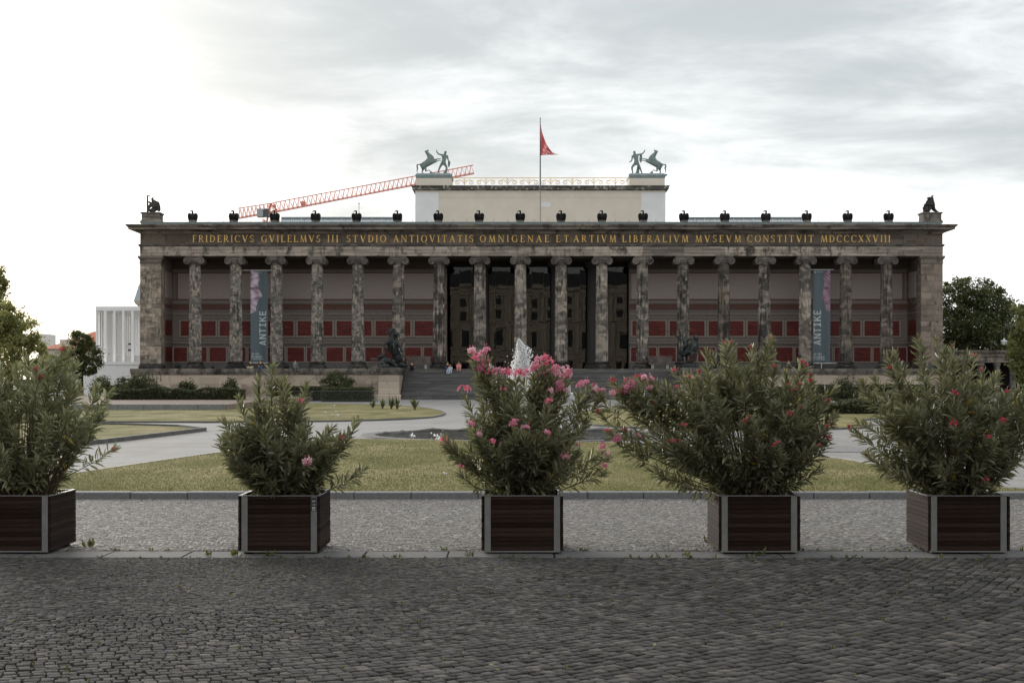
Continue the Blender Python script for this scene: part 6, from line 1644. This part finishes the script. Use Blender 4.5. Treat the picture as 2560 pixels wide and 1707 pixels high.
# ------------------------------------------------------------------ oleanders
def leaf_batch(p, d, L, W, curl, tint, g):
    """p base (n,3), d direction (n,3): folded lance-shaped leaves"""
    n = len(p)
    up = np.tile(np.array([0, 0, 1.0]), (n, 1)) + g.normal(0, .55, (n, 3))
    sd = np.cross(d, up); sd /= (np.linalg.norm(sd, axis=1)[:, None] + 1e-9)
    nr = np.cross(sd, d)
    L = L[:, None]; W = W[:, None]; cu = curl[:, None]
    def st_(t, drop): return p + d * L * t - nr * L * cu * drop
    m1, m2, tip = st_(.30, .06), st_(.68, .42), st_(1.0, 1.0)
    f = nr * W * .32
    V = np.stack([p, m1 - sd * W * .42 + f, m1, m1 + sd * W * .42 + f, m2 - sd * W * .46 + f, m2, m2 + sd * W * .46 + f, tip], 1)
    tri = np.array([[0, 2, 1], [0, 3, 2], [1, 2, 5], [1, 5, 4], [2, 3, 6], [2, 6, 5], [4, 5, 7], [5, 6, 7]])
    return V, tri
def flower_mesh(seed, nfl, rad, fsize):
    g = np.random.default_rng(seed); V = []; F_ = []; T_ = []
    for i in range(nfl):
        dz = g.normal(size=3); dz[2] = abs(dz[2]) * .8 + .1; dz[1] -= .35; dz /= np.linalg.norm(dz)
        c_ = dz * rad * g.uniform(.45, 1.0); ax = dz + g.normal(0, .25, 3); ax /= np.linalg.norm(ax)
        a = np.cross(ax, [0.3, .1, 1]); a /= np.linalg.norm(a); b = np.cross(ax, a); s = fsize * g.uniform(.75, 1.15); bt = g.uniform(.15, .85)
        for k in range(5):
            t0 = 2 * math.pi * k / 5 + g.uniform(-.1, .1)
            dr = lambda t: a * math.cos(t) + b * math.sin(t)
            n0 = len(V)
            V += [c_, c_ + dr(t0 - .42) * s * .62 + ax * s * .22, c_ + dr(t0 - .28) * s + ax * s * .16, c_ + dr(t0 + .34) * s * 1.02 + ax * s * .10, c_ + dr(t0 + .50) * s * .6 + ax * s * .24]
            F_ += [[n0, n0 + 1, n0 + 2], [n0, n0 + 2, n0 + 3], [n0, n0 + 3, n0 + 4]]; T_ += [max(0, bt - .3)] + [np.clip(bt + g.normal(0, .12), 0, 1)] * 4
    for i in range(max(2, nfl // 3)):   # buds
        dz = g.normal(size=3); dz[2] = abs(dz[2]) + .3; dz /= np.linalg.norm(dz); c_ = dz * rad * 1.0; n0 = len(V); s = fsize * .28
        V += [c_ + np.array(o) * s for o in ((1, 0, 0), (-.5, .87, 0), (-.5, -.87, 0))] + [c_ + dz * s * 2.6]
        F_ += [[n0, n0 + 1, n0 + 3], [n0 + 1, n0 + 2, n0 + 3], [n0 + 2, n0, n0 + 3]]; T_ += [.1] * 4
    return np_mesh('flower_cluster', np.array(V), 3, np.array(F_), T_)
CL = {m_: [flower_mesh(s, n_, r_, f_) for s, n_, r_, f_ in sp_] for m_, sp_ in {
    'petal_pink': [(1, 15, .10, .034), (2, 11, .088, .034), (3, 8, .07, .032)], 'petal_red': [(4, 6, .045, .024), (5, 4, .035, .023), (6, 8, .055, .024)],
    'petal_rose': [(7, 8, .07, .031), (8, 5, .05, .029), (9, 11, .085, .031)], 'bud_dull': [(10, 3, .05, .013), (11, 4, .055, .012), (12, 3, .04, .014)]}.items()}
def oleander(cx_, seed, label, up, side, depth, nsh, forced, leafmat_='oleander_leaf', lean=0.0, low=.7, yellow=.006, leafL=.148, thin=1.0):
    g = np.random.default_rng(seed)
    o = empty('oleander', (cx_, PD + .5, .63), label, 'oleander', 'oleanders in the planters')
    shoots = []
    for (dx, dz, dy) in forced: shoots.append((np.array([dx, dy, dz + .06]), True))
    cz = low; i = 0
    while i < nsh:
        d = g.normal(size=3); d /= np.linalg.norm(d)
        r = g.uniform(.10, 1.0) ** .36
        lob = 1 + .12 * math.sin(d[0] * 5 + seed) * math.cos(d[2] * 5 + seed * .7) + .07 * math.sin(d[0] * 11 + d[2] * 9)
        T_ = np.array([d[0] * side, d[1] * depth, d[2] * up]) * r * lob + np.array([lean, 0, cz])
        if T_[2] < .06: continue
        if T_[2] < cz: T_[:2] *= .74 + .26 * T_[2] / cz
        shoots.append((T_, False)); i += 1
    m = MB(); LP, LD, LL, LW, LC, LT = [], [], [], [], [], []
    for T_, fz in shoots:
        az = math.atan2(T_[1], T_[0]); hr = math.hypot(T_[0], T_[1])
        b0 = np.array([math.cos(az) * min(.22, hr * .25) + g.normal(0, .05), math.sin(az) * min(.2, hr * .25) + g.normal(0, .05), -.02])
        ln = np.linalg.norm(T_ - b0)
        out = np.array([T_[0] - lean * .5, T_[1], T_[2] * .6]); out = out / (np.linalg.norm(out) + 1e-6) * .75 + np.array([0, 0, .45]) + g.normal(0, .22, 3); out /= np.linalg.norm(out)
        if T_[2] < .35: out[2] *= .4
        c1 = b0 + np.array([(T_[0] - b0[0]) * .25, (T_[1] - b0[1]) * .25, max(.15, T_[2] * .42)]) + g.normal(0, .03, 3)
        c2 = T_ - out * ln * .33
        ts = np.linspace(0, 1, 11)[:, None]
        B = (1 - ts) ** 3 * b0 + 3 * (1 - ts) ** 2 * ts * c1 + 3 * (1 - ts) * ts ** 2 * c2 + ts ** 3 * T_
        B[:, 2] = np.maximum(B[:, 2], np.minimum(.03, ts[:, 0] - .02))
        m.tube([Vector(p) for p in B], [.010 - .0068 * t for t in np.linspace(0, 1, 11)], 5, False)
        cover = g.uniform(.34, .58) * (1.25 if fz else 1.0)
        start = max(.18, 1 - cover / ln)
        nw = int(ln * (1 - start) / .033 * thin) + 3
        for w in np.linspace(start, 1.0, nw):
            wl = (w - start) / (1 - start)
            x = w * 10; i0 = min(9, int(x)); f = x - i0; pos = B[i0] * (1 - f) + B[i0 + 1] * f; tg = B[i0 + 1] - B[i0]; tg = tg / np.linalg.norm(tg)
            a0 = g.uniform(0, 6.28); e1 = np.cross(tg, [.31, .2, .9]); e1 /= np.linalg.norm(e1); e2 = np.cross(tg, e1)
            for k in range(3):
                if g.random() < .12: continue
                a = a0 + k * 2.094 + g.normal(0, .3); op = (1.15 - .7 * wl ** 1.6) + g.normal(0, .2)
                dv = tg * math.cos(op) + (e1 * math.cos(a) + e2 * math.sin(a)) * math.sin(op)
                dv = dv + np.array([0, 0, .10]) + g.normal(0, .06, 3); dv /= np.linalg.norm(dv)
                LP.append(pos); LD.append(dv); s = leafL * (1.08 - .45 * max(0, wl - .8) / .2) * g.uniform(.7, 1.2)
                LL.append(s); LW.append(s * g.uniform(.16, .22)); LC.append(g.uniform(-.05, .34) * (1.2 - wl * .7))
                LT.append(1.0 if g.random() < yellow * (2 if wl < .4 else .4) else np.clip(g.normal(.40 + .22 * wl, .2), 0, .9))
    n = len(LP)
    V, tri = leaf_batch(np.array(LP), np.array(LD), np.array(LL), np.array(LW), np.array(LC), None, g)
    me = np_mesh('foliage', V.reshape(-1, 3), 3, (tri[None] + (np.arange(n) * 8)[:, None, None]), np.repeat(np.array(LT), 8))
    f_ = link('foliage', me, leafmat_, o); f_['kind'] = 'stuff'
    m.obj('stems', 'stem_bark', o)
    for q in range(7):
        a = 2 * math.pi * q / 7 + g.normal(0, .3); r = g.uniform(.02, .2)
        MB().tube([(r * math.cos(a), r * math.sin(a), -.03), (r * 1.5 * math.cos(a), r * 1.5 * math.sin(a), .25), (r * 2.3 * math.cos(a), r * 2.3 * math.sin(a), .6)], [.026, .02, .013], 6).obj('stem', 'stem_bark', o)
    return o
K = 203.5
def blooms(o, pts, mats, g):
    for (dx, dz, dy, s) in pts:
        mt = mats[int(g.integers(len(mats)))]; me = CL[mt][int(g.integers(3))]
        b = link('flower_cluster', me, mt, o, (dx, dy, dz + .04), (g.normal(0, .3), g.normal(0, .3), g.uniform(-.8, .8))); b.scale = (s, s, s); b['kind'] = 'stuff'
def loc_pts(lst, org, sc, uc, vr, g, s=1.0, env=None):
    out = []
    for t in lst:
        u = org[0] + t[0] / sc; v = org[1] + t[1] / sc
        dy = g.uniform(-.75, -.05) if len(t) < 3 else t[2]
        if env and len(t) < 3:
            ex = ((u - uc) / K - env[3]) / env[0]; ez = ((vr - v) / K + .08 - env[2]) / env[1]
            dy = -.85 * math.sqrt(max(0.0, 1 - ex * ex - ez * ez)) + g.uniform(-.06, .04)
        f = (PD + .5 + dy) / PD       # farther or nearer than the planter front: keep it on its line of sight
        out.append((((u - 1280) / K * f) - ((uc - 1280) / K * (PD + .5) / PD) * 1.0, (vr - v) / K * f + (.71 - .63) * 1.0 + (0 if True else 0), dy, s))
    return out
g = np.random.default_rng(5)
# 1 far left
uc = 25
B1 = loc_pts([(145, 225), (175, 280), (385, 135), (335, 120), (690, 800)], (0, 850), 2.75, uc, 1238, g, env=(1.05, 1.0, .88, 0))
o1 = oleander(CX[0], 101, 'pale green oleander with few flowers, cut by the left picture edge', 1.0, 1.05, .85, 165, [(p[0], p[1], p[2]) for p in B1], 'oleander_leaf_pale', .0, .88)
blooms(o1, B1, ['petal_red', 'bud_dull'], g)
# 2
B2 = loc_pts([(790, 815, -.8), (735, 370, -.2), (1065, 640, -.3)], (500, 900), 3.137, 697.5, 1238, g)
B2x = loc_pts([(520, 110, -.1), (400, 200, -.2), (620, 210, -.1), (780, 250, 0), (1180, 520, -.2), (1230, 900, -.4), (110, 665, -.2), (560, 220, -.2), (1120, 640, -.2), (250, 350, -.1), (230, 820, -.3)], (500, 900), 3.137, 697.5, 1238, g)
o2 = oleander(CX[1], 102, 'dense oleander with a single pink flower cluster, second from the left', .70, .86, .8, 150, [(p[0], p[1], p[2]) for p in B2 + B2x], 'oleander_leaf', -.04, .62)
B2[0] = B2[0][:3] + (1.15,); B2[1] = B2[1][:3] + (.6,); B2[2] = B2[2][:3] + (.6,)
blooms(o2, B2[:1], ['petal_pink'], g); blooms(o2, B2[1:], ['petal_rose'], g)
# a small sprig hanging over the front boards
# 3
B3 = loc_pts([(340, 150), (400, 190), (445, 150), (360, 205), (430, 220), (440, 300), (400, 280), (285, 425), (520, 305), (560, 300), (600, 310), (650, 300), (690, 315), (830, 215), (860, 200), (800, 265), (880, 250), (770, 275), (835, 320), (905, 290), (930, 310), (985, 300), (1005, 320), (965, 395), (880, 480), (345, 635), (385, 705), (485, 745), (145, 765), (165, 790), (260, 935), (635, 620), (720, 650), (870, 690), (845, 685), (990, 425), (1100, 390), (1190, 390), (1250, 430), (1140, 370), (1080, 780), (1250, 820), (1290, 865), (1270, 955), (995, 850), (555, 400), (885, 410)], (1060, 840), 2.8, 1305, 1237, g, env=(.92, .74, .68, 0))
o3 = oleander(CX[2], 103, 'oleander covered with pink blossom, in the middle of the row', .74, .92, .8, 125, [(p[0], p[1] - .10, p[2]) for p in B3[::1]], 'oleander_leaf', .0, .68)
blooms(o3, [p[:3] + (1.0 if i < 24 else .72,) for i, p in enumerate(B3)], ['petal_pink', 'petal_pink', 'petal_rose'], g)
# 4
L4 = [(925, 95), (975, 100), (1110, 130), (1270, 255), (1460, 235), (1490, 255), (1520, 330), (1525, 355), (1385, 410), (1420, 405), (1370, 375), (1450, 375), (745, 290), (740, 330), (570, 295), (590, 395), (670, 330), (635, 645), (1095, 575), (1070, 605), (550, 765), (590, 765), (1275, 780), (1300, 760), (1640, 500), (1690, 590), (1660, 660), (1640, 665), (1630, 755), (1650, 745), (1580, 790), (1380, 560), (1455, 520), (1245, 70)]
L4p = [(20, 430), (140, 360), (150, 450), (190, 440), (210, 455), (245, 430), (300, 400), (315, 340), (245, 360), (400, 360), (400, 420), (270, 400), (355, 350), (320, 545), (110, 720), (180, 785), (320, 750), (40, 580), (420, 515), (225, 715)]
B4 = loc_pts(L4, (1500, 840), 2.8, 1899, 1240, g, env=(1.18, .92, .8, -.12)); B4p = loc_pts(L4p, (1500, 840), 2.8, 1899, 1240, g, env=(1.18, .92, .8, -.12))
X4 = loc_pts([(1250, 60, -.1), (800, 150, -.1), (840, 180, -.2), (950, 130, -.1), (1160, 180, -.1), (1700, 400, -.1), (1600, 950, -.3), (470, 1000, -.4), (650, 1080, -.5), (400, 960, -.3), (1450, 1050, -.4), (1000, 260, -.3), (1350, 300, -.2), (500, 380, -.1), (1550, 420, -.2)], (1500, 840), 2.8, 1899, 1240, g)
o4 = oleander(CX[3], 104, 'broad sprawling oleander with scattered crimson flowers, fourth from the left', .92, 1.18, .85, 165, [(p[0], p[1] - .04, p[2]) for p in B4 + B4p + X4], 'oleander_leaf', -.12, .80, leafL=.152)
blooms(o4, [p[:3] + (.8,) for p in B4], ['petal_red'], g); blooms(o4, [p[:3] + (.9,) for p in B4p], ['petal_rose', 'petal_pink', 'petal_red'], g)
# 5
L5 = [(880, 420), (865, 400), (1095, 700), (1130, 750), (265, 845), (160, 665), (230, 345), (320, 330), (620, 60), (770, 905), (850, 115), (1050, 265), (1200, 600), (1215, 400), (1195, 590), (740, 70), (400, 175), (420, 270), (990, 190), (860, 605), (1070, 1000)]
B5 = loc_pts(L5, (2100, 840), 2.704, 2424, 1240, g, env=(1.08, .88, .82, 0))
X5 = loc_pts([(450, 150, -.1), (650, 120, -.1), (800, 120, -.1), (950, 150, -.2), (200, 620, -.1), (300, 830, -.3), (250, 400, -.1), (480, 960, -.4), (350, 900, -.3), (1150, 300, -.1)], (2100, 840), 2.704, 2424, 1240, g)
o5 = oleander(CX[4], 105, 'dense dark oleander with few red buds, at the right end', .88, 1.08, .85, 190, [(p[0], p[1] - .04, p[2]) for p in B5 + X5], 'oleander_leaf', 0, .82)
blooms(o5, [p[:3] + (.8,) for p in B5[:5]], ['petal_red'], g); blooms(o5, [p[:3] + (1.0,) for p in B5[5:]], ['bud_dull', 'bud_dull', 'petal_red'], g)
